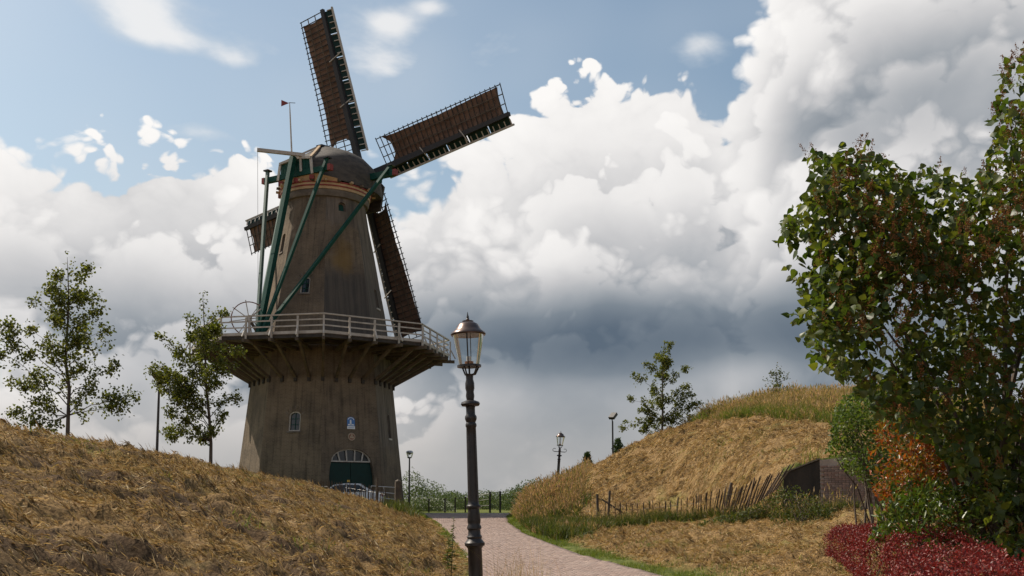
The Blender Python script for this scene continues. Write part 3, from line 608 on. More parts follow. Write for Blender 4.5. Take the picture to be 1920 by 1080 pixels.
def build_windows():
    for i, (k, z, w, h, lat) in enumerate(WINS):
        c, n, ex, ey = face(k, z, 0, lat); fw = .07; P = ARCH(w, h); inner = ARCH(w-2*fw, h-2*fw)
        f = MB(); m = len(P)
        V = [c+ex*x+ey*y-n*.06 for x, y in P]+[c+ex*x+ey*y-n*.06 for x, y in inner]+[c+ex*x+ey*y-n*.16 for x, y in inner]
        f.add(V, [(a, (a+1) % m, m+(a+1) % m, m+a) for a in range(m)]+[(m+a, m+(a+1) % m, 2*m+(a+1) % m, 2*m+a) for a in range(m)])
        plain = i >= 3
        win = part(f, 'window', M['cement'] if plain or i == 2 else M['white'])
        if i == 2:
            part(MB().prism(inner, c, ex, ey, n, -.17, -.13), 'shutter', M['green'], win)
        elif plain:
            part(MB().prism(inner, c, ex, ey, n, -.26, -.22), 'blind', M['darkwood'], win)
        else:
            part(MB().prism(inner, c, ex, ey, n, -.2, -.17), 'pane', M['glassdark'], win)
            for x in (0,): part(MB().beam(c+ex*x-ey*(h/2-fw)-n*.15, c+ex*x+ey*(h/2-fw)-n*.15, .035, .035, n), 'glazing_bar', M['green'], win)
            for y in (-.16*h, .14*h): part(MB().beam(c+ey*y-ex*(w/2-fw)-n*.15, c+ey*y+ex*(w/2-fw)-n*.15, .035, .035, n), 'glazing_bar', M['green'], win)
        part(MB().prism([(-w/2-.08, -.05), (w/2+.08, -.05), (w/2+.08, .05), (-w/2-.08, .05)], c-ey*(h/2+.05), ex, ey, n, -.1, .06), 'sill', M['cement'] if i not in (3, 4) else M['white'], win)
        if i < 2:
            for t in range(9):                                        # brick arch over the window
                a = math.pi*(t+.5)/9; r0 = w/2+.03
                q = c+ex*(r0*1.12*math.cos(a))+ey*(h/2-w*.32+(w*.32+.16)*math.sin(a)); d = (ex*math.cos(a)*.6+ey*(.35+math.sin(a))).normalized()
                part(MB().beam(q, q+d*.2, .06, .03, n), 'arch_brick', M['wood'] if t % 2 else M['cement'], win)
    # door
    c, n, ex, ey = face(0, 3.0); O = c-ey*3.0
    d = part(MB().prism([(x, y) for x, y in DOOR if y <= 3.9][:5]+[(-1.37, 3.9), (-1.47, 3.5), (-1.52, 3.0)], O, ex, ey, n, -.31, -.27), 'door', M['darkwood'])
    for sx in (-1, 1):
        leaf = part(MB().prism([(sx*.02, .75), (sx*1.49, .75), (sx*1.49, 3.0), (sx*1.4, 3.5), (sx*1.33, 3.86), (sx*.02, 3.86)], O, ex, ey, n, -.268, -.2), 'door_leaf', M['doorgreen'], d)
        part(MB().prism([(sx*.1-.03, 2.2), (sx*.1+.03, 2.2), (sx*.1+.03, 2.4), (sx*.1-.03, 2.4)], O, ex, ey, n, -.198, -.16), 'handle', M['iron'], d)
    fan = [(1.37*math.cos(t), 3.9+.84*math.sin(t)) for t in [math.pi*i/16 for i in range(17)]]
    fin = [(x*.9, 3.98+(y-3.9)*.82) for x, y in fan]; m = len(fan); f = MB()
    V = [O+ex*x+ey*y-n*.12 for x, y in fan]+[O+ex*x+ey*y-n*.12 for x, y in fin]+[O+ex*x+ey*y-n*.2 for x, y in fin]
    f.add(V, [(a, (a+1) % m, m+(a+1) % m, m+a) for a in range(m)]+[(m+a, m+(a+1) % m, 2*m+(a+1) % m, 2*m+a) for a in range(m)])
    fl = part(f, 'fanlight', M['white'])
    part(MB().prism(fin, O, ex, ey, n, -.24, -.21), 'pane', M['glassdark'], fl)
    for x0, x1 in ((-.26, -.3), (.26, .3), (-.74, -.86), (.74, .86)):
        y1 = 3.98+.69*math.sqrt(max(0, 1-(x1/1.24)**2))
        part(MB().beam(O+ex*x0+ey*3.97-n*.15, O+ex*x1+ey*y1-n*.15, .085, .06, n), 'glazing_bar', M['white'], fl)
    # shield and plaque over the door
    c, n, ex, ey = face(0, 6.35, 0, .02)
    bl = pm('blue_enamel', (.02, .13, .38), (.025, .15, .42), 3, .3); wh = pm('white_enamel', (.72, .74, .76), (.66, .68, .7), 3, .3)
    sh = part(MB().prism([(-.26, -.2), (.26, -.2), (.26, .2)]+[(.26*math.cos(t), .2+.2*math.sin(t)) for t in [math.pi*i/8 for i in range(1, 8)]]+[(-.26, .2)], c, ex, ey, n, .01, .035), 'shield', bl)
    part(MB().prism([(-.26, -.38), (.26, -.38), (.26, -.202), (-.26, -.202)], c, ex, ey, n, .01, .037), 'shield_strip', wh, sh)
    part(MB().prism([(-.085, -.06), (.035, -.06), (.02, .2), (-.07, .2)], c, ex, ey, n, .036, .041), 'tower_symbol', wh, sh)
    part(MB().prism([(-.21, -.15)]+[(-.21+.42*i/8, -.085+.022*math.sin(i*1.3)) for i in range(9)]+[(.21, -.15)], c, ex, ey, n, .036, .042), 'water_symbol', wh, sh)
    part(MB().prism([(.215*math.cos(t), .2+.16*math.sin(t)) for t in [math.pi*i/10 for i in range(11)]]+[(.18*math.cos(t), .2+.125*math.sin(t)) for t in [math.pi*i/10 for i in range(10, -1, -1)]], c, ex, ey, n, .036, .042), 'arch_symbol', wh, sh)
    part(MB().prism([(-.2, -.31), (.2, -.31), (.2, -.285), (-.2, -.285)], c, ex, ey, n, .038, .041), 'lettering_line', bl, sh)
    c, n, ex, ey = face(0, 5.48, 0, .04); circ = lambda r, k=20: [(r*math.cos(2*math.pi*i/k), r*math.sin(2*math.pi*i/k)) for i in range(k)]
    st = pm('cream_stone', (.45, .35, .26), (.36, .28, .2), 4, .8); tr = pm('terracotta', (.26, .10, .06), (.2, .08, .05), 4, .8)
    pq = part(MB().prism(circ(.245), c, ex, ey, n, .01, .05), 'plaque', st)
    part(MB().prism(circ(.19), c, ex, ey, n, .052, .058), 'plaque_field', tr, pq)
    for a in range(3):
        q = c+ex*(.085*math.cos(a*2.09+.52+math.pi))+ey*(.085*math.sin(a*2.09+.52+math.pi))
        part(MB().prism([(.075*math.cos(2*math.pi*i/10), .075*math.sin(2*math.pi*i/10)) for i in range(10)], q, ex, ey, n, .059, .068), 'emblem', st, pq)
build_windows()

# ---- gallery
GZ, GR = 11.38, 8.55
def gpt(k, r, z): return corner(int(math.floor(k)), z, r).lerp(corner(int(math.floor(k))+1, z, r), k-math.floor(k))
def build_gallery():
    fr = MB()
    for r in (GR-.12, 6.6):
        for k in range(8): fr.beam(gpt(k, r, GZ-.16), gpt(k+.9999, r, GZ-.16), .14, .18)
    deck = part(fr, 'gallery_deck', M['darkwood'])
    n = 19; r0 = 4.55
    for k in range(8):
        for i in range(n):
            ra = r0+(GR-r0)*i/n; rb = r0+(GR-r0)*(i+.9)/n
            q = [gpt(k, ra, GZ-.06), gpt(k+.9999, ra, GZ-.06), gpt(k+.9999, rb, GZ-.06), gpt(k, rb, GZ-.06)]; u = [v+ZZ*.05 for v in q]
            part(MB().add(q+u, [(0, 1, 2, 3), (7, 6, 5, 4), (0, 4, 5, 1), (1, 5, 6, 2), (2, 6, 7, 3), (3, 7, 4, 0)]), 'deck_plank', M['wood'], deck)
    top = MB()
    for k in range(8): top.beam(gpt(k, GR-.02, GZ+1.15), gpt(k+.9999, GR-.02, GZ+1.15), .13, .07)
    rail = part(top, 'railing', M['white'])
    for k in range(8):
        for z, h, w in ((.82, .08, .045), (.46, .08, .045), (.06, .2, .05)):
            part(MB().beam(gpt(k, GR-.05, GZ+z), gpt(k+.9999, GR-.05, GZ+z), w, h), 'rail', M['white'], rail)
    for j in range(32):
        k = j/4+1e-6; ri = 4.62
        P = gpt(k, GR+.02, GZ-.05); out = Vector((P.x-MC.x, P.y-MC.y, 0)).normalized()
        part(MB().beam(P-ZZ*.2+out*.06, P+ZZ*1.1+out*.06, .11, .09, out), 'railing_post', M['white'], rail)
        part(MB().beam(P+out*.42-ZZ*.1, P+out*.1+ZZ*.5, .07, .07), 'railing_brace', M['white'], rail)
        a = gpt(k, rad(11.2)-.1, GZ-.34); b = gpt(k, GR+.38, GZ-.34); a.z = b.z = GZ-.36
        part(MB().beam(a, b, .17, .2), 'gallery_joist', M['wood'])
        s0 = gpt(k, rad(9.2)-.02, 9.2); s1 = gpt(k, GR-.75, GZ-.42)
        s = part(MB().beam(s0, s1, .16, .18), 'gallery_strut', M['wood'])
        o2 = Vector((s0.x-MC.x, s0.y-MC.y, 0)).normalized()
        part(MB().beam(s0-ZZ*.26+o2*.07, s0+ZZ*.1+o2*.07, .2, .16, o2), 'strut_foot', M['darkwood'], s)
build_gallery()

# ---- cap
def build_cap():
    circ = lambda r, z: [Vector((MC.x+r*math.cos(t), MC.y+r*math.sin(t), z)) for t in [2*math.pi*i/40 for i in range(40)]]
    def band(name, m, prof, par=None):
        b = MB(); b.lathe([(r, z) for r, z in prof], 40, (MC.x, MC.y, 0)); return part(b, name, m, par, smooth=True)
    band('cornice', M['cement'], [(2.70, 21.42), (2.86, 21.45), (2.92, 21.62), (2.94, 21.86), (2.6, 21.87)])
    rg = band('curb_ring', M['cream'], [(2.6, 21.88), (2.98, 21.88), (3.0, 22.06), (3.03, 22.07), (3.06, 22.28), (2.6, 22.3)])
    o = band('curb_stripe', M['red'], [(2.9, 22.055), (3.045, 22.055), (3.055, 22.135), (2.9, 22.135)], rg)
    o = band('curb_stripe', M['red'], [(2.9, 22.27), (3.10, 22.275), (3.11, 22.36), (2.9, 22.37)], rg)
    # roof, lofted along the shaft
    secs = [(-2.98, 1.42, 22.78, 23.98, 1), (-2.5, 1.98, 22.66, 24.25, .82), (-1.95, 2.52, 22.55, 24.6, .6), (-1.35, 2.92, 22.46, 25.0, .38), (-.7, 3.2, 22.4, 25.5, .14), (.2, 3.34, 22.4, 25.62, .1), (1.0, 3.36, 22.4, 25.55, .1), (1.8, 3.22, 22.4, 25.32, .1), (2.6, 2.9, 22.42, 25.0, .12), (3.1, 2.6, 22.45, 24.75, .14)]
    P = []; nn = 0
    for s, w, z0, zr, box in secs:
        w *= .95; h = zr-z0; row = []
        pr = [(1, 0), (.995, .16), (.975, .32), (.93, .47), (.85, .61), (.72, .74), (.54, .85), (.33, .94), (.14, .99), (0, 1)]
        bx = [(1, 0), (.985, .2), (.965, .42), (.945, .64), (.92, .82), (.86, .9), (.66, .935), (.42, .965), (.2, .985), (0, 1)]
        q = [(a*(1-box)+c*box, b*(1-box)+d*box) for (a, b), (c, d) in zip(pr, bx)]
        for a, b in q: row.append(cap(s, -a*w, z0+b*h))
        for a, b in q[-2::-1]: row.append(cap(s, a*w, z0+b*h))
        P.append(row); nn = len(row)
    V = [p for r in P for p in r]; F = []
    for i in range(len(P)-1):
        for k in range(nn-1): F.append((i*nn+k, i*nn+k+1, (i+1)*nn+k+1, (i+1)*nn+k))
    F += [tuple(range(nn)), tuple((len(P)-1)*nn+k for k in range(nn)), tuple([i*nn for i in range(len(P))]+[i*nn+nn-1 for i in range(len(P)-1, -1, -1)])]
    roof = part(MB().add(V, F), 'cap_roof', M['thatch'], smooth=True)
    rb = MB()
    for (s, w, z0, zr, b), (s2, w2, z02, zr2, b2) in zip(secs[4:], secs[5:]): rb.beam(cap(s-.12, 0, zr+.06), cap(s2+.02, 0, zr2+.06), .5, .14)
    part(rb, 'ridge_cap', M['black'], roof)
    # stern gable of green boards with white trim
    gb = part(MB().add([cap(-3.02, w, z) for w, z in ((-1.38, 22.76), (1.38, 22.76), (1.28, 23.76), (.9, 23.88), (0, 23.96), (-.9, 23.88), (-1.28, 23.76))], [(0, 1, 2, 3, 4, 5, 6)]), 'gable', M['green'])
    for i in range(11):
        w = -1.25+i*.25; part(MB().beam(cap(-3.04, w, 22.78), cap(-3.04, w*.94, 23.76), .215, .03, AX), 'board', M['green'], gb)
    for w0, w1, z0, z1, d in ((-1.5, -1.33, 22.7, 23.8, .2), (1.5, 1.33, 22.7, 23.8, .2), (-.52, -.45, 23.0, 23.86, .17), (.52, .45, 23.0, 23.86, .17)):
        part(MB().beam(cap(-3.11, w0, z0), cap(-3.11, w1, z1), d, .06, AX), 'trim_board', M['white'], gb)
    for s in (-1, 1):                                   # bargeboards up the hips
        part(MB().beam(cap(-3.14, s*1.36, 23.8), cap(-3.1, 0, 24.0), .12, .16), 'trim_board', M['white'], gb)
        part(MB().beam(cap(-3.08, s*1.3, 23.88), cap(-.8, s*.05, 25.52), .16, .1), 'hip_board', M['cream'] if s > 0 else M['white'], gb)
    # painted frieze under the stern
    fz = MB(); fz.add([cap(s, w, z) for s, w, z in ((-2.98, -1.6, 22.78), (-2.98, 1.6, 22.78), (-2.78, 1.45, 22.3), (-2.78, -1.45, 22.3))], [(0, 1, 2, 3)])
    fz.add([cap(s, w, z) for s, w, z in ((-2.98, 1.6, 22.78), (-1.9, 2.6, 22.54), (-1.8, 2.5, 22.3), (-2.78, 1.45, 22.3))], [(0, 1, 2, 3)]); fz.add([cap(s, w, z) for s, w, z in ((-2.98, -1.6, 22.78), (-1.9, -2.6, 22.54), (-1.8, -2.5, 22.3), (-2.78, -1.45, 22.3))], [(0, 1, 2, 3)])
    frz = part(fz, 'frieze', M['cream'])
    for w in (-1.35, 0, 1.35): part(MB().box(cap(-2.98, w, 22.5), (.3, .3, .26), -A0+.6), 'painted_block', M['red'], frz)
    for i in range(15):                                 # rafter feet round the eaves
        t = -1.9+i*.27; p = Vector((MC.x+3.12*math.cos(PH0+t), MC.y+3.12*math.sin(PH0+t), 22.36)); q = Vector((MC.x+3.36*math.cos(PH0+t), MC.y+3.36*math.sin(PH0+t), 22.38))
        part(MB().beam(p, q, .16, .14), 'rafter_foot', M['cream'] if i % 2 else M['wood'], roof)
    part(MB().add([cap(3.14, w, z) for w, z in ((-2.2, 21.7), (2.2, 21.7), (2.5, 23.4), (1.6, 24.4), (0, 24.8), (-1.6, 24.4), (-2.5, 23.4))]+[cap(3.3, w, z) for w, z in ((-2.2, 21.7), (2.2, 21.7), (2.5, 23.4), (1.6, 24.4), (0, 24.8), (-1.6, 24.4), (-2.5, 23.4))],
         [tuple(range(7)), tuple(range(13, 6, -1))]+[(i, (i+1) % 7, 7+(i+1) % 7, 7+i) for i in range(7)]), 'breast_boards', M['thatch'])
    part(MB().prism([(-.22, -.24), (.22, -.24), (.22, .24), (-.22, .24)], cap(1.9, 3.02, 23.5), AX, ZZ, LX, .0, .14), 'hatch', M['green'], roof)
    # through beams
    lb = part(MB().beam(cap(1.0, -5.0, 23.35), cap(1.0, 5.0, 23.35), .34, .42), 'long_beam', M['green'])
    sb = part(MB().beam(cap(-2.95, -2.75, 22.92), cap(-2.95, 2.75, 22.92), .3, .36), 'short_beam', M['green'])
    for o_, s, w, z in ((lb, 1.0, 5.01, 23.35), (lb, 1.0, -5.01, 23.35), (sb, -2.95, 2.76, 22.92), (sb, -2.95, -2.76, 22.92)):
        d = math.copysign(1, w); part(MB().beam(cap(s, w-d*.01, z), cap(s, w+d*.22, z), .345, .4), 'beam_end', M['red'], o_)
    # tail pole and braces down to the gallery
    FT = cap(-6.0, 0, GZ+.25)
    tp = part(MB().beam(cap(-3.3, 0, 24.0), cap(-6.1, 0, GZ+.2), .33, .36, AX, .3, .32), 'tail_pole', M['green'])
    for s, w, z, f, mm in ((1.0, 4.75, 23.9, .25, 'green'), (1.0, -4.75, 24.0, -.25, 'green'), (-2.95, 2.6, 23.6, .2, 'green'), (-2.95, -2.6, 23.6, -.2, 'greenlight')):
        b = FT+LX*f+ZZ*.2; a = cap(s, w, z); st = part(MB().beam(a, b, .19, .2, AX), 'tail_brace', M[mm])
        part(MB().box(a, (.42, .42, .09), -A0), 'brace_cap', M['iron'], st)
    # winch wheel
    wc = at(467, 598, 60.9); wx = (LX*.62+AX*.78).normalized(); wn = (LX*.78-AX*.62).normalized(); wr = 1.08
    wp = MB(); wp.tube([wc+(wx*math.cos(t)+ZZ*math.sin(t))*wr for t in [2*math.pi*i/36 for i in range(37)]], .035, 6, False); wheel = part(wp, 'winch_wheel', pm('faded_red_iron', (.2, .075, .06), (.14, .06, .05), 4, .6))
    for i in range(8):
        t = 2*math.pi*i/8+.2; part(MB().beam(wc, wc+(wx*math.cos(t)+ZZ*math.sin(t))*wr*1.12, .05, .05), 'spoke', M['white'], wheel)
    part(MB().tube([wc-wn*.25, wc+wn*.25], .17, 10), 'hub', M['white'], wheel)
    part(MB().beam(wc, FT+ZZ*.1, .16, .16), 'axle', M['wood'], wheel)
    pl = part(MB().beam(wc+wn*.25-ZZ*(wc.z-GZ), wc+wn*.25+ZZ*.2, .14, .14), 'winch_post', M['white'])
    lvr = part(MB().beam(wc+wn*.3, wc+LX*1.0+ZZ*.55, .07, .07), 'winch_lever', M['white'])
    # flag staff, pennant, hoist beam and line
    fp = cap(-3.3, -.12, 23.9); ft = at(543, 192, fp.y)
    fs = part(MB().tube([fp, fp.lerp(ft, .75), ft], [.06, .045, .025], 8), 'flag_staff', M['white'])
    pp = ft-ZZ*.02; part(MB().prism([(-.55, -.22), (-.55, .22), (-.04, 0)], pp-ZZ*.03, Vector((1, 0, 0)), ZZ, Vector((0, 1, 0)), -.012, .012), 'pennant', M['red'], fs)
    part(MB().beam(pp-Vector((.05, 0, 0)), pp+Vector((.38, 0, -.02)), .03, .03), 'vane_arm', M['iron'], fs)
    h0 = at(572, 291, cap(-3.3, .2, 0).y); h1 = at(482, 281, h0.y-.8)
    hb = part(MB().beam(h0, h1, .2, .22), 'hoist_beam', M['white'])
    part(MB().tube([h1+Vector((.04, 0, -.1)), at(484, 585, h1.y)], .012, 5), 'hoist_line', M['iron'], hb)
    for s in (1.9, 2.9): pass
build_cap()

# ---- sails
SAX = (AX*math.cos(TILT)+ZZ*math.sin(TILT)); SR = LX; SU = SR.cross(SAX).normalized(); HUB = MC+AX*RH+ZZ*ZH
if SU.z < 0: SU = -SU
def build_sails():
    part(MB().beam(HUB-SAX*2.6, HUB+SAX*.55, .55, .55), 'wind_shaft', M['black'])
    for q in range(4):
        th = TH+q*math.pi/2                          # angle from up towards left, then round
        d = (-SR*math.sin(th)+SU*math.cos(th)); e0 = (-SR*math.cos(th)-SU*math.sin(th))
        H = HUB+SAX*(.3 if q % 2 else -.12)
        tw = lambda l: R(float(ip(l, [(1.5, 19), (7, 8), (12.5, 2)])))
        E = lambda l: e0*math.cos(tw(l))-SAX*math.sin(tw(l))
        pt = lambda l, x, y=0: H+d*l+E(l)*x+SAX*y
        sail = part(MB().beam(H-d*.02, H+d*SL, .44, .44, SAX, .26, .24), 'sail', M['black'])
        Wd, l0 = 2.05, 2.05; n = 27
        for i in range(n):
            l = l0+(SL-.12-l0)*i/(n-1)
            part(MB().beam(pt(l, -.1), pt(l, Wd+.12), .05, .05, SAX), 'sail_bar', M['black'] if i % 9 == 0 else M['darkwood'], sail)
        for x in (Wd*.36, Wd*.68, Wd):
            b = MB()
            for i in range(6): l, l2 = l0+(SL-.1-l0)*i/6, l0+(SL-.1-l0)*(i+1)/6; b.beam(pt(l, x, -.03), pt(l2, x, -.03), .055, .045, SAX)
            part(b, 'hem_lath', M['black'] if x == Wd else M['wood'], sail)
        # spread cloth on the wind side, gathered at the inner end
        nl, nw = 40, 9; V = []; F = []
        for i in range(nl):
            f = i/(nl-1); l = 2.5+(SL-.4-2.5)*f
            wo = Wd*float(ip(f, [(0, 1.02), (.04, .99), (.1, .96), (.5, .93), (.85, .97), (1, .98)]))
            if q in (0, 2): wo = Wd*float(ip(f, [(0, .9), (.3, .84), (.6, .9), (1, .97)]))
            for j in range(nw):
                x = .12+(wo-.12)*j/(nw-1); ll = l
                sag = .10*math.sin(math.pi*j/(nw-1))*(1-.3*f)+.02*math.sin(f*55)+rng.normal(0, .006)
                if i == 0: ll = l+.62*math.sin(math.pi*j/(nw-1))
                if i == 1: ll = l+.45*math.sin(math.pi*j/(nw-1))
                if i == nl-1: ll = l-.12*math.sin(math.pi*j/(nw-1))
                V.append(pt(ll, x, .06+sag))
        for i in range(nl-1):
            for j in range(nw-1): F.append((i*nw+j, i*nw+j+1, (i+1)*nw+j+1, (i+1)*nw+j))
        part(MB().add(V, F), 'sail_cloth', M['cloth'], sail, smooth=True)
        # leading edge: green boards in a white frame
        b = MB(); B = lambda l, x: pt(l, x, .02+.36*abs(x))
        for i in range(8): l, l2 = 1.75+(SL-1.75)*i/8, 1.75+(SL-1.75)*(i+1)/8; b.beam(B(l, -.68), B(l2, -.68), .11, .13, SAX)
        part(b, 'leading_board', M['white'], sail)
        for i in range(24):
            l = 1.8+(SL-1.95)*i/23; part(MB().beam(B(l, -.28), B(l, -.66), .06, .07, SAX), 'board_rung', M['white'], sail)
        for i in range(6):
            l, l2 = 1.9+(SL-2.0)*i/6, 1.9+(SL-2.0)*(i+.96)/6; qd = [B(l, -.1), B(l, -.6), B(l2, -.6), B(l2, -.1)]
            part(MB().add([v+SAX*.06 for v in qd]+[v+SAX*.085 for v in qd], [(0, 1, 2, 3), (7, 6, 5, 4), (0, 4, 5, 1), (1, 5, 6, 2), (2, 6, 7, 3), (3, 7, 4, 0)]), 'wind_board', M['doorgreen'], sail)
        for l in (5.2, 8.6): part(MB().beam(pt(l, .3, -.2), pt(l+.35, -.62, -.1), .06, .06), 'clamp', M['white'], sail)
build_sails()

# ------------------------------------------------------------------ leaves and trees
def leaf_arrays(P, D, N, L, Wd, heart=False, fold=.25):
    """folded leaf blades: base P, direction D, face normal N"""
    n = len(P); D = unit(D); S_ = unit(np.cross(D, N)); U = np.cross(S_, D); L = L[:, None]; w = Wd[:, None]
    if heart:
        prof = [(0, 0, 0), (.12, .42, .6), (.34, .5, 1), (.68, .28, .6), (1, 0, -.5), (.68, -.28, .6), (.34, -.5, 1), (.12, -.42, .6)]
        V = np.stack([P+D*L*a+S_*w*b+U*L*(c*fold*.35) for a, b, c in prof], 1).reshape(-1, 3); b = np.arange(n)[:, None]*8
        F = np.concatenate([b+[0, 1, 2], b+[0, 2, 3], b+[0, 3, 4], b+[0, 4, 5], b+[0, 5, 6], b+[0, 6, 7]], 0)
    else:
        V = np.stack([P, P+D*L*.45+S_*w*.5+U*w*fold, P+D*L, P+D*L*.45-S_*w*.5+U*w*fold], 1).reshape(-1, 3); b = np.arange(n)[:, None]*4
        F = np.concatenate([b+[0, 1, 2], b+[0, 2, 3]], 0)
    return V, F
def rand_dirs(n, zbias=0.0):
    a = rng.normal(0, 1, (n, 3)); a[:, 2] += zbias; return unit(a)
def leaf_mesh(name, P, size, mat_, heart=False, droop=-.3, ratio=.75, face=.9, parent=None, outward=None):
    n = len(P); D = rand_dirs(n, droop)
    if outward is not None: D = unit(D+outward)
    N = rand_dirs(n, face); V, F = leaf_arrays(P, D, N, size*rng.uniform(.6, 1.25, n), size*ratio*rng.uniform(.7, 1.2, n), heart)
    o = link(name, mesh_np(name, V, F, mat_), parent); o['kind'] = 'stuff'; return o
def curve_pts(a, b, sag, n=7, jit=.04):
    a, b = Vector(a), Vector(b); L = (b-a).length; out = []
    for i in range(n):
        t = i/(n-1); p = a.lerp(b, t); p.z += sag*L*math.sin(math.pi*t)
        if 0 < i < n-1: p += Vector(rng.normal(0, jit*L, 3))*.5
        out.append(p)
    return out
def make_tree(name, label, base, top, targets, Y, rt, leaf, nleaf, mat_, group=None, depthr=1.0, extra=8, cat='tree'):
    """young tree: leader from base to top, limbs out to the given points, leaf clusters along the limbs"""
    base = Vector(base); top = Vector(top); t = thing(name, label, cat, base, 0, group); H = top.z-base.z
    tr = MB(); tp = [base-Vector((0, 0, .15))]+[base.lerp(top, f)+Vector((rng.normal(0, .02), rng.normal(0, .02), 0))*H*.3 for f in (.15, .3, .45, .6, .75, .9)]+[top]
    rr = [rt*1.25, rt, rt*.9, rt*.75, rt*.58, rt*.42, rt*.25, rt*.08]; tr.tube([p-base for p in tp], rr, 7)
    tr.build('trunk', M['bark'], t, smooth=True)
    br = MB(); pts = []; tg = []
    for px, py in targets:
        q = at(px, py, Y); tg.append(q+Vector((0, rng.uniform(-1, 1)*depthr*.35*H*.3, 0)))
    for i in range(extra):                      # limbs towards and away from the viewer
        f = rng.uniform(.3, .85); ln = H*.3*(1.1-f)*depthr; s = 1 if i % 2 else -1
        tg.append(base.lerp(top, f)+Vector((rng.normal(0, ln*.4), s*ln*rng.uniform(.6, 1.2), ln*.6)))
    for q in tg:
        r = math.hypot(q.x-base.x, q.y-base.y); f = np.clip((q.z-base.z-r*.75)/H, .16, .93); a = base.lerp(top, f)
        c = curve_pts(a, q, .06, 8, .05); n0 = rt*.36*(1-f*.6); br.tube([p-base for p in c], [n0*(1-.85*i/7) for i in range(8)], 5)
        L = (q-a).length
        for k in range(max(4, int(L*5))):
            u = rng.uniform(.22, 1); i0 = min(int(u*7), 6); p = c[i0].lerp(c[i0+1], u*7-i0); ln = (.16+.22*rng.random())*(.6+.5*L**.5)*(1.25-u)
            e = p+Vector(rand_dirs(1, .25)[0])*ln; br.tube([p-base, e-base], [.007, .003], 3)
            for m in range(5): pts.append(p.lerp(e, .3+.2*m)+Vector(rng.normal(0, .045+.02*L, 3)))
        for k in range(6): pts.append(q+Vector(rng.normal(0, .07, 3)))
    for f in np.linspace(.35, 1, 26): pts.append(base.lerp(top, f)+Vector(rng.normal(0, .1, 3)))
    br.build('branches', M['bark'], t)['kind'] = 'stuff'
    P = np.array([tuple(p-base) for p in pts]); k = rng.integers(0, len(P), nleaf); Q = P[k]+rng.normal(0, .065, (nleaf, 3))
    leaf_mesh('crown', Q, leaf, mat_, False, -.5, .85, 1.0, t)
    return t
def g3(px, py, Y): p = at(px, py, Y); p.z = zg1(p.x, p.y); return p
b1 = g3(127, 825, 26.5); t1 = at(126, 482, b1.y)
make_tree('lime_tree', 'young lime tree at the left edge with a long limb reaching left', b1, t1,
  [(160, 503), (98, 532), (75, 569), (198, 583), (70, 626), (192, 615), (2, 609), (4, 660), (30, 640), (11, 712), (60, 690), (189, 643), (218, 686), (256, 741), (230, 764), (17, 775), (35, 804), (75, 808), (150, 560), (110, 590), (190, 730), (55, 750), (165, 690), (95, 660), (145, 640)], b1.y, .05, .088, 8200, M['lime'], 'young lime trees on the banks')
b2 = g3(395, 880, 36.5); t2 = at(380, 548, b2.y)
make_tree('lime_tree', 'young lime tree half hiding the left end of the gallery', b2, t2,
  [(428, 589), (350, 623), (304, 632), (279, 695), (290, 715), (301, 804), (327, 821), (459, 658), (453, 741), (425, 781), (404, 812), (313, 770), (440, 690), (372, 822), (365, 600), (405, 620), (330, 680), (420, 650), (345, 740), (310, 735), (315, 700), (300, 690), (322, 662), (330, 708), (292, 700), (415, 720), (375, 690), (350, 790)], b2.y, .06, .105, 9800, M['lime'], 'young lime trees on the banks')
b3 = g3(1240, 822, 52.5); t3 = at(1246, 638, b3.y)
make_tree('lime_tree', 'young lime tree on the crest of the mound', b3, t3,
  [(1258, 645), (1213, 683), (1285, 692), (1187, 705), (1293, 723), (1180, 748), (1298, 740), (1168, 802), (1307, 758), (1312, 785), (1203, 807), (1223, 818), (1293, 803), (1225, 740), (1262, 740), (1200, 770), (1275, 775), (1245, 790), (1240, 760), (1215, 790), (1265, 805)], b3.y, .055, .118, 6200, M['lime'], 'young lime trees on the banks')
b4 = g3(1455, 742, 49); b4.z = zg1(b4.x, b4.y); t4 = at(1457, 689, b4.y)
make_tree('sapling', 'small ash sapling rising out of the tall grass on the mound', b4, t4, [(1438, 712), (1475, 708), (1440, 728), (1473, 726), (1447, 700), (1466, 698), (1458, 735)], b4.y, .022, .10, 420, M['weed'], extra=4)
# poplars behind the mound
def poplar(px, top, bot, Y, w, label):
    p = at(px, bot, Y); p.z = zg1(p.x, p.y); q = at(px, top, Y); H = q.z-p.z; t = thing('poplar_tree', label, 'tree', p, 0, 'poplars beyond the mound')
    MB().tube([(0, 0, -.2), (0, 0, H*.5), (0, 0, H*.97)], [.2, .12, .03], 7).build('trunk', M['bark'], t)
    n = 3200; z = rng.uniform(.12, 1, n); r = w*np.sqrt(rng.random(n))*np.clip(np.sin(np.clip(z, 0, 1)**.75*math.pi)**.55, .05, 1)*(.8+.4*vnoise(z*9, z*0+px)); a = rng.uniform(0, 6.28, n)
    leaf_mesh('crown', np.stack([r*np.cos(a), r*np.sin(a), z*H], 1)+rng.normal(0, .12, (n, 3)), .34, M['poplar'], False, .6, .7, .5, t)
poplar(1102, 850, 935, 150, 1.15, 'smaller poplar left of the floodlight pole')
poplar(1160, 824, 935, 165, 1.35, 'taller poplar beside the floodlight pole')
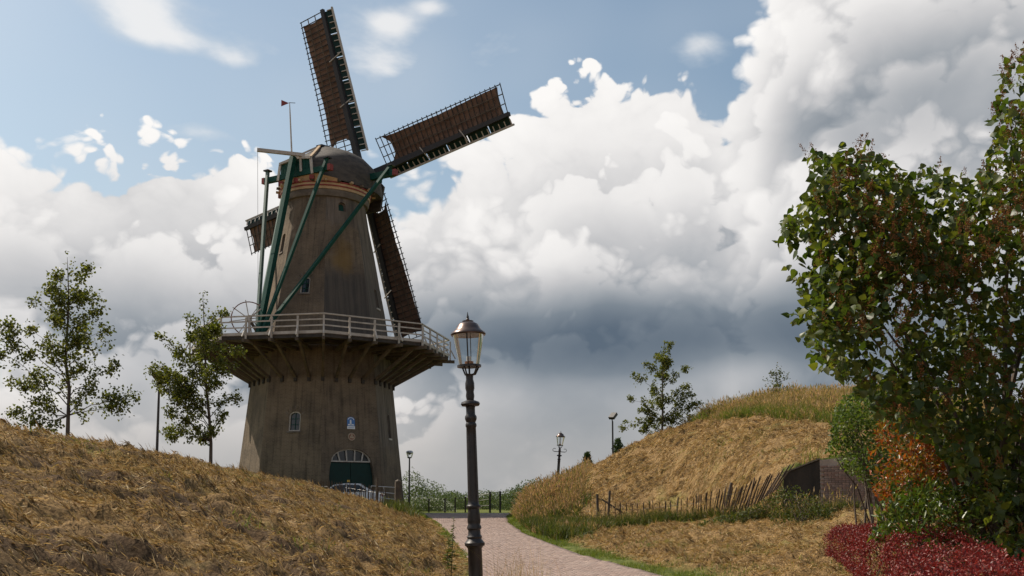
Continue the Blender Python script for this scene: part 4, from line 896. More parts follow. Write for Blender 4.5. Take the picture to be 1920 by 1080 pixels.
# shrubs along the far side of the track
SHR = [(775, 878, 80, 2.4), (800, 905, 84, 2.6), (835, 915, 90, 2.6), (862, 922, 95, 2.4), (905, 916, 92, 2.6), (945, 918, 96, 2.4), (975, 905, 84, 2.0), (1000, 897, 86, 2.2), (920, 928, 110, 3), (850, 926, 120, 3.4), (985, 918, 110, 3)]
SL_ = ['grey green willow shrub just right of the mill tower', 'rounded shrub behind the thin lamp post by the mill', 'rounded shrub left of the near lamp post beyond the track', 'low shrub directly left of the near lamp post', 'shrub directly right of the near lamp post beyond the track',
       'shrub behind the two tall fence posts', 'feathery shrub left of the tall reddish grass', 'taller shrub behind the tall reddish grass', 'far shrub between the fence posts and the lamp post', 'far broad shrub on the skyline left of the lamp post', 'far shrub on the skyline beside the reddish grass']
for i, (px, py, Y, w) in enumerate(SHR):
    p = at(px, 940, Y); p.z = zg1(p.x, p.y)-.05; H = at(px, py, Y).z-p.z; t = thing('shrub', SL_[i], 'shrub', p, 0, 'shrubs beyond the track'); n = 2600
    d = rand_dirs(n, .25); d[:, 2] = np.abs(d[:, 2]); rr = .45+.55*rng.random(n)**.5; lob = .72+.5*vnoise(d[:, 0]*2.2+i*7+9, d[:, 1]*2.2+d[:, 2]*2+5)
    P = d*rr[:, None]*lob[:, None]*np.array([w, w, H*.96])
    leaf_mesh('crown', P, .16, M['farleaf'], False, .2, .6, .6, t)
    b = MB()
    for k in range(6): e = P[k*37]*.8; b.tube([(0, 0, -.1), (e[0]*.4, e[1]*.4, e[2]*.6), tuple(e)], [.05, .035, .01], 4)
    b.build('stems', M['bark'], t)['kind'] = 'stuff'
p = at(795, 930, 76); p.z = zg1(p.x, p.y); t = thing('elder_shrub', 'pale flowering shrub at the foot of the thin lamp post', 'shrub', p); n = 2200
d = rand_dirs(n, .3); d[:, 2] = np.abs(d[:, 2]); leaf_mesh('crown', d*(rng.random(n)[:, None]**.4)*np.array([2.6, 1.6, 1.1]), .13, M['farleaf'], parent=t)
leaf_mesh('blossom', d[:420]*(.9+.1*rng.random((420, 1)))*np.array([2.6, 1.6, 1.12]), .12, leafm('cream_blossom', [(.6, .58, .5), (.5, .52, .42)], .2, .7, (1, 1, 1)), parent=t)

# ------------------------------------------------------------------ shrubs on the right
def blob_shrub(name, label, n, leaf, mat_, lo, hi, outline, Y0, dY, cat='shrub', heart=False, ratio=.7, stems=10, face=.9, droop=-.3, thresh=.42, nsc=2.0, single=0, base=None, lname='leaf', up=None):
    """foliage filling a volume whose left and top limits follow the outline, depth dY; clumpy with gaps"""
    base = base or Vector((at((lo+hi)/2, 1000, Y0).x, Y0, 0)); base = Vector(base); base.z = zg1(base.x, base.y); t = thing(name, label, cat, base)
    k = n*5; px = rng.uniform(lo, hi, k); ytop = ip(px, [(a, b) for a, b, c in outline]); ybot = ip(px, [(a, c) for a, b, c in outline])
    py = ytop+(ybot-ytop)*rng.random(k); u = rng.uniform(-1, 1, k)
    dep = Y0+dY*u; inner = np.clip((py-ytop)/(ybot-ytop), 0, 1)
    keep = np.abs(u) < (.25+.75*np.sqrt(np.clip(np.minimum(inner*3.5, (px-lo)/(.3*(hi-lo))+.12), 0, 1)))
    px, py, dep = px[keep], py[keep], dep[keep]
    w_ = 34*(leaf > .1)+14; px = px+(vnoise(py*.022, dep*1.7)-.4)*w_*2*np.clip(1-(px-lo)/220, 0, 1); py = py+(vnoise(px*.02, dep*1.5+3)-.35)*w_*1.6*np.clip(1-inner[keep]*3, 0, 1)
    x = (px-960)/FPX*dep; z = 1.6+(HOR-py)/FPX*dep; P = np.stack([x, dep, z], 1)
    nz = .5*(vnoise(x*nsc+3, z*nsc+dep*1.3)+vnoise(dep*nsc+11, z*nsc-x*1.1+7)); P = P[(nz > thresh) & (z > zg(x, dep)+.02)][:n]; n = len(P)
    P = P-np.array(base); st = MB(); hub = []
    for i in range(stems):
        e = Vector(P[rng.integers(0, n)]); f = Vector((rng.normal(0, .22), rng.normal(0, .22), -.1)); m_ = f.lerp(e, .45)+Vector((0, 0, .18*abs(e.z)))
        c = [f, f.lerp(m_, .5)+Vector(rng.normal(0, .05, 3)), m_, m_.lerp(e, .5)+Vector(rng.normal(0, .08, 3)), e]; r0 = .012+.006*abs(e.z)
        st.tube(c, [r0, r0*.85, r0*.6, r0*.4, .005], 5); hub += c[2:]
        for j in range(4):
            q = c[2].lerp(c[4], rng.random()); w = Vector(P[rng.integers(0, n)]); w = q+(w-q).normalized()*rng.uniform(.3, .8); st.tube([q, q.lerp(w, .5)+Vector(rng.normal(0, .04, 3)), w], [.007, .005, .003], 4)
    st.build('stems', M['bark'], t)['kind'] = 'stuff'
    D = rand_dirs(n, droop if up is None else up); N = rand_dirs(n, face); L = leaf*(.45+.8*rng.random(n)**.8); Wd = L*ratio*rng.uniform(.8, 1.15, n)
    if single:                                      # the leaves that show largest are pieces of their own
        big = np.argsort(P[:, 1]-L*4)[:single]; rest = np.ones(n, bool); rest[big] = False
        for i in big:
            V, F = leaf_arrays(P[i:i+1]*0, D[i:i+1], N[i:i+1], L[i:i+1], Wd[i:i+1], heart); o = link(lname, mesh_np(lname, V, F, mat_), t); o.location = P[i]
    else: rest = np.ones(n, bool)
    V, F = leaf_arrays(P[rest], D[rest], N[rest], L[rest], Wd[rest], heart); o = link('foliage', mesh_np('foliage', V, F, mat_), t); o['kind'] = 'stuff'
    return t, P
# outline rows: px, top y, bottom y
LO = [(1500, 415, 470), (1512, 330, 560), (1522, 285, 620), (1535, 258, 650), (1560, 262, 690), (1600, 258, 725), (1660, 255, 785), (1690, 280, 800), (1720, 300, 815), (1760, 285, 840), (1800, 280, 900), (1850, 290, 980), (1885, 250, 1040), (1900, 140, 1040), (1920, 90, 1040), (1990, 20, 1040), (2120, 120, 1040), (2250, 350, 1040)]
lil, LP = blob_shrub('lilac_bush', 'large dark lilac bush with brown seed heads filling the right edge', 19500, .122, M['lilac'], 1500, 2250, LO, 13.2, 1.9, heart=True, ratio=.82, stems=24, thresh=.45, nsc=2.3, single=300, base=(6.6, 13.6, 0), droop=-.6)
def seed_heads(t, P, n):
    top = np.concatenate([P[np.argsort(-P[:, 2]+rng.normal(0, 1.2, len(P)))][:n//3], P[np.argsort(P[:, 1]+rng.normal(0, .5, len(P))-.12*P[:, 2])][:n-n//3]]); V = []; F = []; k = 0
    for p in top:
        ax = Vector((rng.normal(0, .35), rng.normal(0, .35), 1)).normalized(); L = rng.uniform(.14, .26); m = 60; u = rng.random(m)
        c = np.array(p)+np.array(ax)*(u*L)[:, None]+rng.normal(0, 1, (m, 3))*(.034*(1.05-u))[:, None]
        v, f = leaf_arrays(c, rand_dirs(m, .5), rand_dirs(m), np.full(m, .024), np.full(m, .014)); V.append(v); F.append(f+k); k += len(v)
    o = link('seed_heads', mesh_np('seed_heads', np.concatenate(V), np.concatenate(F), M['seed']), t); o['kind'] = 'stuff'
seed_heads(lil, LP, 900)
PO = [(1632, 820, 930), (1648, 788, 960), (1690, 800, 980), (1740, 815, 990), (1790, 830, 1000), (1840, 860, 1000)]
blob_shrub('photinia_shrub', 'shrub with orange and red young leaves in front of the brick wall', 5600, .095, M['photinia'], 1635, 1840, PO, 14.6, .8, ratio=.42, stems=16, up=.6, thresh=.38, nsc=3, single=60)
GO = [(1652, 960, 1010), (1670, 925, 1030), (1700, 895, 1045), (1760, 890, 1060), (1830, 880, 1070), (1900, 900, 1080), (1960, 900, 1090), (2050, 920, 1090)]
blob_shrub('laurel_shrub', 'glossy green laurel under the lilac behind the red hedge', 5200, .12, M['laurel'], 1652, 2050, GO, 13.4, .9, ratio=.36, stems=18, up=.5, thresh=.36, nsc=3, single=140)
TO = [(1552, 800, 850), (1572, 742, 880), (1610, 722, 900), (1650, 715, 930), (1690, 730, 950), (1740, 760, 950)]
blob_shrub('elder_shrub', 'loose light green shrub hanging over the top of the brick wall', 8500, .085, M['elder'], 1552, 1740, TO, 22.5, 1.2, ratio=.7, stems=16, thresh=.36, nsc=1.8)
# red hedge: runs from beside the wall towards the viewer
def hedge():
    c = [(6.95, 20.2), (6.5, 17.5), (5.25, 12.3), (4.3, 9.4), (3.75, 7.4)]; n = 60000; t = thing('barberry_hedge', 'low clipped hedge of dark red leaves in front of the shrubs', 'hedge', (5.95, 17.5, zg1(5.95, 17.5)))
    ys = rng.uniform(7.4, 20.2, n); xs = np.interp(ys, [p[1] for p in c][::-1], [p[0] for p in c][::-1]); a = rng.uniform(-.25*math.pi, 1.25*math.pi, n)
    rw = .62*(.85+.3*vnoise(ys*1.3, ys*0)); rh = .40; sh = (.82+.18*rng.random(n)**.5)*(.9+.22*vnoise(ys*3+np.cos(a)*2, a*1.4))
    top = np.interp(ys, [7.4, 12, 20.2], [1.06, 1.08, 1.12])+.3*(vnoise(ys*1.1, xs*2)-.5); cx = np.sign(np.cos(a))*np.abs(np.cos(a))**.55; sz = np.sign(np.sin(a))*np.abs(np.sin(a))**.6
    endc = np.clip((20.35-ys)/.5, 0, 1)**.5; gz = zg(xs, ys)
    P = np.stack([xs+cx*rw*sh*endc, ys, gz+(top-gz)*(.5+.5*sz*sh)*1.0], 1)+rng.normal(0, .025, (n, 3))
    P = P[vnoise(P[:, 0]*5+P[:, 2]*6, P[:, 1]*5) > .24]; P -= np.array(t.location)
    leaf_mesh('foliage', P, .036, M['barberry'], False, .5, .6, .7, t)
    s = MB()
    for i in range(34):
        y = rng.uniform(7.6, 20); x = float(np.interp(y, [p[1] for p in c][::-1], [p[0] for p in c][::-1]))+rng.normal(0, .2); q = Vector((x, y, zg1(x, y)))-t.location
        s.tube([q, q+Vector((rng.normal(0, .1), rng.normal(0, .1), .45)), q+Vector((rng.normal(0, .2), rng.normal(0, .2), .85))], [.014, .01, .004], 4)
    s.build('stems', M['bark'], t)['kind'] = 'stuff'
hedge()
# brambles at the foot of the wing wall and the tall nettle by the lamp
p0 = Vector((8.1, 30.2, 0))
blob_shrub('bramble_bush', 'dark bramble mass under the leaning stakes of the fence', 2600, .075, M['weed'], 1285, 1460, [(1285, 985, 1000), (1330, 972, 1000), (1380, 958, 995), (1420, 938, 990), (1460, 918, 985)], 32.6, .7, ratio=.75, stems=12, thresh=.3)
BO = [(1440, 930, 975), (1470, 905, 985), (1500, 915, 985), (1540, 940, 985), (1560, 960, 985)]
blob_shrub('bramble_bush', 'low bramble growing against the foot of the dark wing wall', 1500, .075, M['weed'], 1440, 1560, BO, 29.5, .8, ratio=.75, stems=9, thresh=.3)
blob_shrub('dock_plants', 'reddish brown dock clump at the left end of the tall grass on the mound', 900, .13, leafm('dock_leaves', [(.16, .08, .03), (.10, .10, .025), (.2, .11, .05), (.07, .075, .02)], .35, .6, spec=.2), 1338, 1400, [(1338, 762, 792), (1352, 748, 790), (1372, 750, 786), (1400, 756, 784)], 49.5, .8, cat='plant', ratio=.45, stems=12, up=1.0, thresh=.2)
def nettle(px, Y, h, label):
    p = at(px, 1000, Y); p.z = zg1(p.x, p.y); t = thing('nettle', label, 'plant', p, 0, 'weeds beside the path')
    MB().tube([(0, 0, -.05), (.02, 0, h*.5), (.04, 0, h)], [.008, .006, .002], 5).build('stem', M['weed'], t)
    n = 90; z = rng.uniform(.12, 1, n)*h; a = rng.uniform(0, 6.28, n); D = np.stack([np.cos(a), np.sin(a), -.25+.7*(z/h)], 1); L = .13*(1.15-z/h*.75)
    V, F = leaf_arrays(np.stack([.04*z/h, 0*z, z], 1), D, rand_dirs(n, 2.5), L, L*.42); o = link('leaves', mesh_np('leaves', V, F, M['weed']), t); o['kind'] = 'stuff'
nettle(846, 17.5, 1.05, 'tall green nettle left of the near lamp post')
nettle(838, 18.6, .62, 'shorter nettle behind the tall one left of the lamp post')

# ------------------------------------------------------------------ street lamps
def classic_lamp(label, base, lean, h=4.3, cross=False, simple=False):
    t = thing('street_lamp', label, 'street lamp', base, 0, 'old style street lamps beside the path'); t.rotation_euler = lean; n = 12 if simple else 24
    post = MB(); z1 = h-1.55
    post.lathe([(.15, -.3), (.15, .06), (.135, .1), (.12, .14), (.115, .70), (.135, .73), (.165, .75), (.165, .79), (.135, .82), (.115, .85), (.126, .88), (.104, .91), (.1, .98), (.118, 1.0), (.118, 1.03), (.1, 1.06), (.106, 1.1), (.11, 1.12), (.095, 1.25), (.093, 1.3), (.117, 1.32), (.117, 1.345), (.094, 1.37),
               (.09, 1.42), (.083, z1-.35), (.08, z1-.22), (.092, z1-.2), (.092, z1-.17), (.076, z1-.14), (.098, z1-.09), (.098, z1-.05), (.076, z1-.02), (.074, z1+.07), (.08, z1+.1)], n)
    post.v = [(x*.92, y*.92, z) for x, y, z in post.v]
    p = post.build('post', M['iron'], t, smooth=True)
    MB().lathe([(.05, z1+.1), (.13, z1+.11), (.148, z1+.14), (.135, z1+.17), (.06, z1+.2)], n).build('ring', M['iron'], p, smooth=True)
    MB().lathe([(.055, z1+.2), (.066, z1+.26), (.058, z1+.33), (.07, z1+.38), (.07, z1+.46), (.055, z1+.52), (.058, z1+.58), (.062, z1+.6)], n).build('neck', M['iron'], p, smooth=True)
    zl = h-.83
    for a in (0.5, 2.3, 4.3, 5.6):
        c, s = math.cos(a), math.sin(a); MB().tube([(.02*c, .02*s, z1+.58), (.1*c, .1*s, zl-.12), (.165*c, .165*s, zl)], .013, 6).build('bracket', M['iron'], t)
    b = MB(); b.tube([(0, 0, z1+.55), (0, 0, zl+.05)], .016, 6); b.build('gas_pipe', M['iron'], t)
    MB().lathe([(.15, zl-.012), (.185, zl-.012), (.185, zl+.02), (.15, zl+.02), (.15, zl-.012)], n).build('lantern_ring', M['iron'], t)
    g = MB(); m = 24; zt = zl+.49
    V = [(r*math.cos(2*math.pi*k/m), r*math.sin(2*math.pi*k/m), z) for r, z in ((.155, zl+.02), (.243, zt)) for k in range(m)]; g.add(V, [(k, (k+1) % m, m+(k+1) % m, m+k) for k in range(m)])
    g.build('glass', M['glass'], t, smooth=True)
    for a in (-1.62, 1.7): MB().tube([(.158*math.cos(a), .158*math.sin(a), zl+.01), (.246*math.cos(a), .246*math.sin(a), zt+.02)], .011, 6).build('lantern_bar', M['iron'], t)
    r = MB().lathe([(.03, zt+.005), (.235, zt-.01), (.262, zt-.012), (.272, zt+.01), (.262, zt+.035), (.222, zt+.06), (.19, zt+.105), (.158, zt+.16), (.11, zt+.19), (.085, zt+.195), (.088, zt+.215), (.03, zt+.235)], n).build('lantern_roof', M['copper'], t, smooth=True)
    MB().lathe([(.016, zt+.23), (.026, zt+.245), (.014, zt+.265), (.022, zt+.275), (.01, zt+.31), (.004, zt+.355)], 10).build('finial', M['iron'], r, smooth=True)
    bu = MB().lathe([(.012, zl+.03), (.068, zl+.032), (.068, zl+.075), (.03, zl+.08)], 12).build('burner', pm('burner_copper', (.32, .13, .06), (.24, .1, .05), 5, .4, metal=.5), t)
    MB().lathe([(.036, zl+.08), (.04, zl+.15), (.03, zl+.155)], 12).build('lamp_mantle', pm('white_mantle', (.7, .66, .6), (.64, .6, .55), 5, .5), bu)
    MB().tube([(.03, .03, zl+.1), (.03, .03, zt)], .007, 5).build('rod', M['iron'], t)
    if cross:
        c = MB(); c.beam((-.3, 0, z1+.36), (.3, 0, z1+.36), .03, .04)
        for s in (-1, 1): c.tube([(s*(.3+.09*math.sin(u)), 0, z1+.36+.09-.09*math.cos(u)) for u in [i*.5 for i in range(9)]], .016, 5)
        c.build('ladder_bar', M['iron'], p)
    return t
lb_ = at(892, 1080, 15.0); lx = lb_.x
classic_lamp('large black iron street lamp with copper hooded glass lantern in the foreground', (lx+.01, 15.0, zg1(lx, 15.0)), (0, R(-2.0), 0))
q2 = at(1048, 905, 56); classic_lamp('distant old style street lamp with a ladder bar behind the reddish grass', (q2.x-.18, 56, zg1(q2.x, 56)), (0, R(4.0), 0), 4.4, True, True)
def post_lamp(label, px, top, Y, kind):
    p = at(px, 940, Y); p.z = zg1(p.x, p.y); H = at(px, top, Y).z-p.z; t = thing('lamp_post', label, 'street lamp', p, 0)
    MB().tube([(0, 0, -.2), (0, 0, H*.5), (0, 0, H-.5)], [.075, .06, .05], 10).build('post', M['iron'], t, smooth=True)
    if kind == 'dish':
        MB().lathe([(.08, H-.55), (.16, H-.5), (.17, H-.46), (.1, H-.45)], 14).build('collar', M['iron'], t, smooth=True)
        g = MB(); m = 16; g.add([(r*math.cos(2*math.pi*k/m), r*math.sin(2*math.pi*k/m), z) for r, z in ((.16, H-.45), (.24, H-.16)) for k in range(m)], [(k, (k+1) % m, m+(k+1) % m, m+k) for k in range(m)]); g.build('glass', M['glass'], t, smooth=True)
        for a in range(3): MB().tube([(.16*math.cos(a*2.1), .16*math.sin(a*2.1), H-.46), (.25*math.cos(a*2.1), .25*math.sin(a*2.1), H-.14)], .014, 5).build('bar', M['iron'], t)
        MB().lathe([(.02, H-.3), (.2, H-.17), (.26, H-.15), (.24, H-.06), (.15, H), (.02, H+.01)], 16).build('hood', M['steel'], t, smooth=True)
    elif kind == 'head':
        MB().lathe([(.06, H-.52), (.2, H-.4), (.36, H-.2), (.34, H-.08), (.2, H), (.02, H+.03)], 16).build('hood', M['iron'], t, smooth=True)
    else:
        MB().beam((0, 0, H-.55), (-.05, -.05, H-.3), .05, .05).build('bracket', M['iron'], t)
        f = MB(); f.beam((-.1, -.16, H-.34), (.16, .1, H), .42, .2, (-.5, -.6, .5)); f.build('floodlight', M['iron'], t, bevel=.02)
    return t
post_lamp('thin modern lamp post right of the mill tower', 767, 845, 70, 'dish')
post_lamp('thin dark lamp post between the two lime trees on the left bank', 291, 697, 47, 'head')
post_lamp('slim pole with a tilted floodlight behind the mound', 1150, 775, 62, 'flood')

# ------------------------------------------------------------------ fences
def stake_mesh():
    m = MB(); m.add([(-.018, -.012, 0), (.018, -.014, 0), (.016, .014, 0), (-.016, .012, 0), (-.016, -.012, .93), (.017, -.012, .9), (.014, .012, .92), (-.014, .012, .93), (0, 0, 1.0)],
          [(3, 2, 1, 0), (0, 1, 5, 4), (1, 2, 6, 5), (2, 3, 7, 6), (3, 0, 4, 7), (4, 5, 8), (5, 6, 8), (6, 7, 8), (7, 4, 8)])
    o = m.build('stake', M['stake']); me = o.data; bpy.data.objects.remove(o); return me
STK = stake_mesh()
def paling(label, line, n, h, leanf, posts=(), zoff=None):
    """chestnut paling: stakes twisted into wires along a line of ground points"""
    L = [Vector(p) for p in line]; t = thing('paling_fence', label, 'fence', L[0]); seg = [0]
    for a, b in zip(L, L[1:]): seg.append(seg[-1]+(b-a).length)
    def pos(f):
        s = f*seg[-1]; i = max(j for j in range(len(seg)-1) if seg[j] <= s+1e-6); return L[i].lerp(L[i+1], (s-seg[i])/(seg[i+1]-seg[i]))
    tops = []
    for i in range(n):
        f = i/(n-1); p = pos(f); ln, side = leanf(f); o = link('stake', STK, t); o.location = p-L[0]-Vector((0, 0, .08))
        o.rotation_euler = (side+rng.normal(0, .04), ln+rng.normal(0, .05), rng.uniform(0, 6.28)*0+rng.normal(0, .2)); s = rng.uniform(.8, 1.35); o.scale = (s*1.15, s*1.3, h*rng.uniform(.93, 1.07))
        tops.append((p, ln, side))
    for fz in (.28, .72):
        MB().tube([p-L[0]+Vector((math.sin(ln)*h*fz, -math.sin(sd)*h*fz, math.cos(ln)*math.cos(sd)*h*fz-.08)) for p, ln, sd in tops], .006, 4).build('wire', M['iron'], t)
    for f, hh, w, ln in posts:
        p = pos(f); MB().tube([p-L[0]-Vector((0, 0, .2)), p-L[0]+Vector((math.sin(ln)*hh, 0, hh))], [w, w*.9], 8).build('post', M['wood'], t)
    return t
def gp(px, Y): x = (px-960)/FPX*Y; return Vector((x, Y, zg1(x, Y)))
fl_ = [at(1122, 990, 38.2), at(1200, 988, 38.0), at(1300, 978, 37.0), at(1370, 960, 34.3), at(1420, 938, 32.6), at(1454, 914, 31.4)]
paling('old chestnut paling fence sagging over at the foot of the mound', fl_, 46, 1.04, lambda f: (float(ip(f, [(0, .0), (.4, .04), (.62, .2), (.8, .36), (1, .65)])), float(ip(f, [(0, 0), (.6, .05), (1, .1)]))), [(.0, 1.3, .055, -.03), (.035, 1.42, .05, .08), (.62, 1.1, .06, .3)])
br_ = thing('fence_brace', 'broken timber brace leaning on the end post of the sagging fence', 'timber', fl_[0]+Vector((.25, -.05, .45)))
MB().beam((-.12, 0, .65), (.75, 0, .1), .08, .06).build('timber', M['wood'], br_)
fr_ = [gp(585, 53.5), gp(640, 52), gp(700, 50.5), gp(722, 50.0)]
paling('chestnut paling fence in front of the mill door', fr_, 34, 1.15, lambda f: (.02*math.sin(f*20), .03), [(0, 1.2, .05, 0), (.9, 1.5, .07, .02)])
t = thing('field_gate', 'grey tubular steel gate beside the paling fence below the mill', 'gate', gp(697, 51.0)); a, b = Vector((0, 0, 0)), gp(744, 51.5)-gp(697, 51.0)
for z0, z1 in ((1.06, 1.32), (.78, 1.0), (.5, .7), (.22, .4)): MB().tube([a+Vector((0, 0, z0)), b+Vector((0, 0, z1))], .022, 8).build('rail', M['steel'], t)
for f in (0, .5, 1): MB().tube([a.lerp(b, f)+Vector((0, 0, .15)), a.lerp(b, f)+Vector((0, 0, 1.06+.26*f))], .02, 8).build('upright', M['steel'], t)
t = thing('gate_post', 'stout brown wooden gate post at the right corner of the mill', 'post', gp(747, 51.5)); MB().box((0, 0, .78), (.3, .26, 1.75), .3).build('post', M['wood'], t, bevel=.02)
MB().lathe([(.16, 1.655), (.17, 1.68), (.02, 1.78)], 4).build('post_cap', M['wood'], t)
# wire fence across the far side of the track
t = thing('wire_fence', 'wire fence on dark posts along the far side of the track', 'fence', gp(830, 70)); o0 = gp(830, 70); pts = []
for px, top, Y in ((805, 935, 71), (835, 934, 71), (854, 933, 71), (873, 931, 71), (919, 922, 70), (938, 921, 70)):
    p = gp(px, Y); H = at(px, top, Y).z-p.z; pts.append((p-o0, H)); MB().beam(p-o0-Vector((0, 0, .2)), p-o0+Vector((0, 0, H)), .14 if px > 900 else .1, .12).build('post', M['darkwood'], t)
for f in (.35, .65, .93): MB().tube([p+Vector((0, 0, H*f)) for p, H in pts], .008, 4).build('wire', M['iron'], t)

# ------------------------------------------------------------------ brick retaining wall
def wall():
    W0, W1, W2 = Vector((8.7, 31.7, 0)), Vector((9.75, 31.3, 0)), Vector((16, 30.6, 0)); base = .55
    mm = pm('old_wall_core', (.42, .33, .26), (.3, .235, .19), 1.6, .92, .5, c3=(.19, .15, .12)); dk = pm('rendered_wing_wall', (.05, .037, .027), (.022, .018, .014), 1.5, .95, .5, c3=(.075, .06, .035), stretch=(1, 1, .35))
    cp = pm('mossy_coping', (.2, .155, .11), (.13, .105, .075), 3, .92, .5); t = thing('retaining_wall', 'old brick retaining wall cut into the side of the mound', 'wall', W1+Vector((0, 0, base))); O = W1+Vector((0, 0, base))
    def slab(a, b, za, zb, th, m, name):
        d = (b-a).normalized(); n = Vector((d.y, -d.x, 0)); k = 8; V = []; F = []
        for i in range(k+1):
            p = a.lerp(b, i/k); z = za+(zb-za)*i/k
            for q, zz in ((p, base-.4), (p-n*th, base-.4), (p-n*th, z), (p, z)): V.append(Vector((q.x, q.y, zz))-O)
        for i in range(k):
            for j in range(4): F.append((4*i+j, 4*i+(j+1) % 4, 4*i+4+(j+1) % 4, 4*i+4+j))
        F += [(3, 2, 1, 0), (4*k, 4*k+1, 4*k+2, 4*k+3)]
        return MB().add(V, F).build(name, m, t)
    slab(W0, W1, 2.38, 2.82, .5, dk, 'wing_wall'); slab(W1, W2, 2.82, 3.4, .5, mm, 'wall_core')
    for i in range(8):
        f0, f1 = i/8, (i+.96)/8; a, b = W0.lerp(W1, f0), W0.lerp(W1, f1); d = (b-a).normalized(); n = Vector((d.y, -d.x, 0))
        za, zb = 2.38+.44*f0, 2.38+.44*f1; MB().beam(a-O+Vector((0, 0, za+.04))-n*.2, b-O+Vector((0, 0, zb+.04))-n*.2, .5, .045).build('coping_stone', cp, t)
    d = (W2-W1).normalized(); n = Vector((d.y, -d.x, 0)); rz = math.atan2(d.y, d.x)
    ms = [pm('wall_brick_%d' % i, c, tuple(x*.7 for x in c), 8, .9, .3) for i, c in enumerate(((.33, .2, .155), (.39, .245, .19), (.27, .18, .145), (.36, .25, .2)))]
    meshes = []
    for m in ms: o = MB().box((0, 0, 0), (.205, .06, .056)).build('brick', m); meshes.append(o.data); bpy.data.objects.remove(o)
    cnt = 0; extra = MB()
    for r in range(30):
        z = .98+r*.068
        for i in range(17):
            s = .12+i*.218+(.109 if r % 2 else 0); p = W1+d*s+n*(.012+rng.uniform(0, .008)); px = proj((p.x, p.y, z))
            if z > 2.62 or px[0] > 1692: continue
            if cnt < 300: o = link('brick', meshes[rng.integers(0, 4)], t); o.location = Vector((p.x, p.y, z))-O; o.rotation_euler = (0, 0, rz+rng.normal(0, .008)); cnt += 1
            else: extra.box(Vector((p.x, p.y, z))-O, (.205, .06, .056), rz)
    if extra.v: o = extra.build('bricks', ms[1], t); o['kind'] = 'stuff'
    bt = MB(); bt.add([W1+d*.15+n*.1+Vector((0, 0, z))-O for z in ()], [])
    c0 = W1+n*.05-O; bt.add([c0+Vector((-.1, 0, -.4)), c0+Vector((.75, -.1, -.4)), c0+Vector((.75, -.45, -.4)), c0+Vector((-.1, -.45, -.4)), c0+Vector((-.1, 0, 1.05)), c0+Vector((.02, -.05, 1.05)), c0+Vector((.02, -.3, 1.0)), c0+Vector((-.1, -.3, 1.0))], [(3, 2, 1, 0), (4, 5, 6, 7), (0, 1, 5, 4), (1, 2, 6, 5), (2, 3, 7, 6), (3, 0, 4, 7)])
    bt.build('buttress', M['cement'], t)
wall()

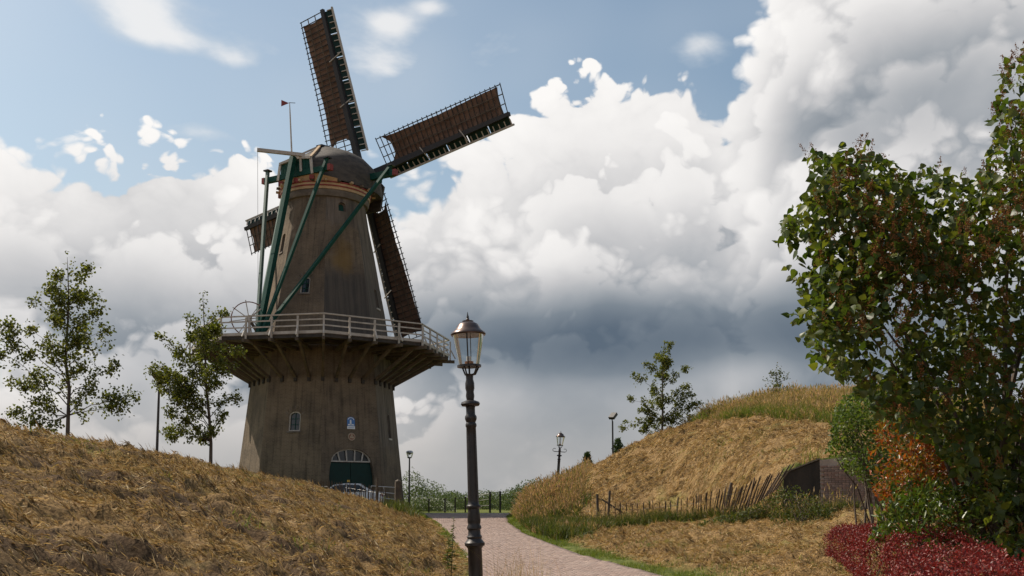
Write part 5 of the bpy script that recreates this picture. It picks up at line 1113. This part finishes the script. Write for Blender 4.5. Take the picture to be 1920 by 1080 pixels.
# ------------------------------------------------------------------ parked car and bench before the mill door
def car():
    p = gp(648, 56.6); t = thing('parked_car', 'pale silver car parked behind the paling fence before the mill door', 'car', p, .08); paint = pm('pale_silver_paint', (.52, .54, .58), (.5, .52, .56), 2, .28, metal=.3)
    gl = M['glassdark']; tyre = pm('tyre_rubber', (.02, .02, .02), (.03, .03, .03), 9, .9)
    side = [(-2.05, .35), (-2.1, .7), (-2.0, .92), (-1.2, .98), (-.55, 1.42), (.1, 1.5), (.9, 1.48), (1.55, 1.1), (2.0, 1.0), (2.1, .7), (2.05, .35)]
    V = []; k = len(side)
    for y, s in ((-.86, 1), (-.8, 1), (.8, 1), (.86, 1)):
        for x, z in side: V.append((x, y*(.84 if z > 1.2 else 1), z-(.03 if abs(y) > .84 else 0)))
    F = [tuple(range(k))[::-1], tuple(range(3*k, 4*k))]+[(j*k+i, j*k+(i+1) % k, (j+1)*k+(i+1) % k, (j+1)*k+i) for j in range(3) for i in range(k)]
    body = MB().add(V, F).build('body', paint, t, smooth=True)
    for s in (-1, 1):
        MB().add([(-1.0, s*.865, 1.0), (-.5, s*.76, 1.36), (.12, s*.76, 1.42), (.12, s*.865, 1.0)], [(0, 1, 2, 3)]).build('window', gl, t)
        MB().add([(.2, s*.865, 1.0), (.2, s*.76, 1.42), (.85, s*.76, 1.4), (1.35, s*.865, 1.05)], [(0, 1, 2, 3)]).build('window', gl, t)
        MB().box((-.85, s*.96, 1.05), (.14, .2, .14)).build('wing_mirror', paint, t, bevel=.02)
        MB().box((-2.06, s*.6, .76), (.1, .34, .14)).build('headlight', M['steel'], t, bevel=.02); MB().box((2.07, s*.66, .82), (.06, .22, .2)).build('tail_light', M['red'], t, bevel=.02)
        for x in (-1.3, 1.3):
            w = MB().tube([(x, s*.7, .31), (x, s*.9, .31)], .31, 18).build('wheel', tyre, t); MB().tube([(x, s*.88, .31), (x, s*.915, .31)], .19, 14).build('rim', M['steel'], w)
    MB().add([(-1.16, -.74, 1.0), (-1.16, .74, 1.0), (-.6, .64, 1.405), (-.6, -.64, 1.405)], [(0, 1, 2, 3)]).build('windscreen', gl, t); MB().add([(1.5, -.72, 1.145), (1.5, .72, 1.145), (1.0, .62, 1.43), (1.0, -.62, 1.43)], [(0, 1, 2, 3)]).build('rear_window', gl, t)
car()
t = thing('bench', 'brown wooden bench against the green mill door', 'bench', gp(652, 58.6))
for i in range(4): MB().box((0, -.2+i*.12, .47), (1.3, .1, .04)).build('seat_slat', M['stake'], t)
for i in range(3): MB().box((0, .26, .62+i*.13), (1.3, .035, .1)).build('back_slat', M['stake'], t)
for x in (-.55, .55): MB().box((x, -.15, .225), (.07, .07, .45)).build('leg', M['stake'], t); MB().box((x, .3, .48), (.07, .05, .96)).build('leg', M['stake'], t)
t = thing('bollard', 'short black and yellow banded post in front of the mill door', 'bollard', gp(659, 57.9)+Vector((.1, -1.5, 0)))
MB().tube([(0, 0, -.1), (0, 0, 1.72)], .075, 10).build('post', M['iron'], t)
ym = pm('yellow_paint', (.5, .3, .03), (.4, .24, .03), 3, .5)
for z in (1.15, 1.4, 1.62): MB().lathe([(.06, z), (.081, z), (.081, z+.11), (.06, z+.11)], 10).build('band', ym, t)
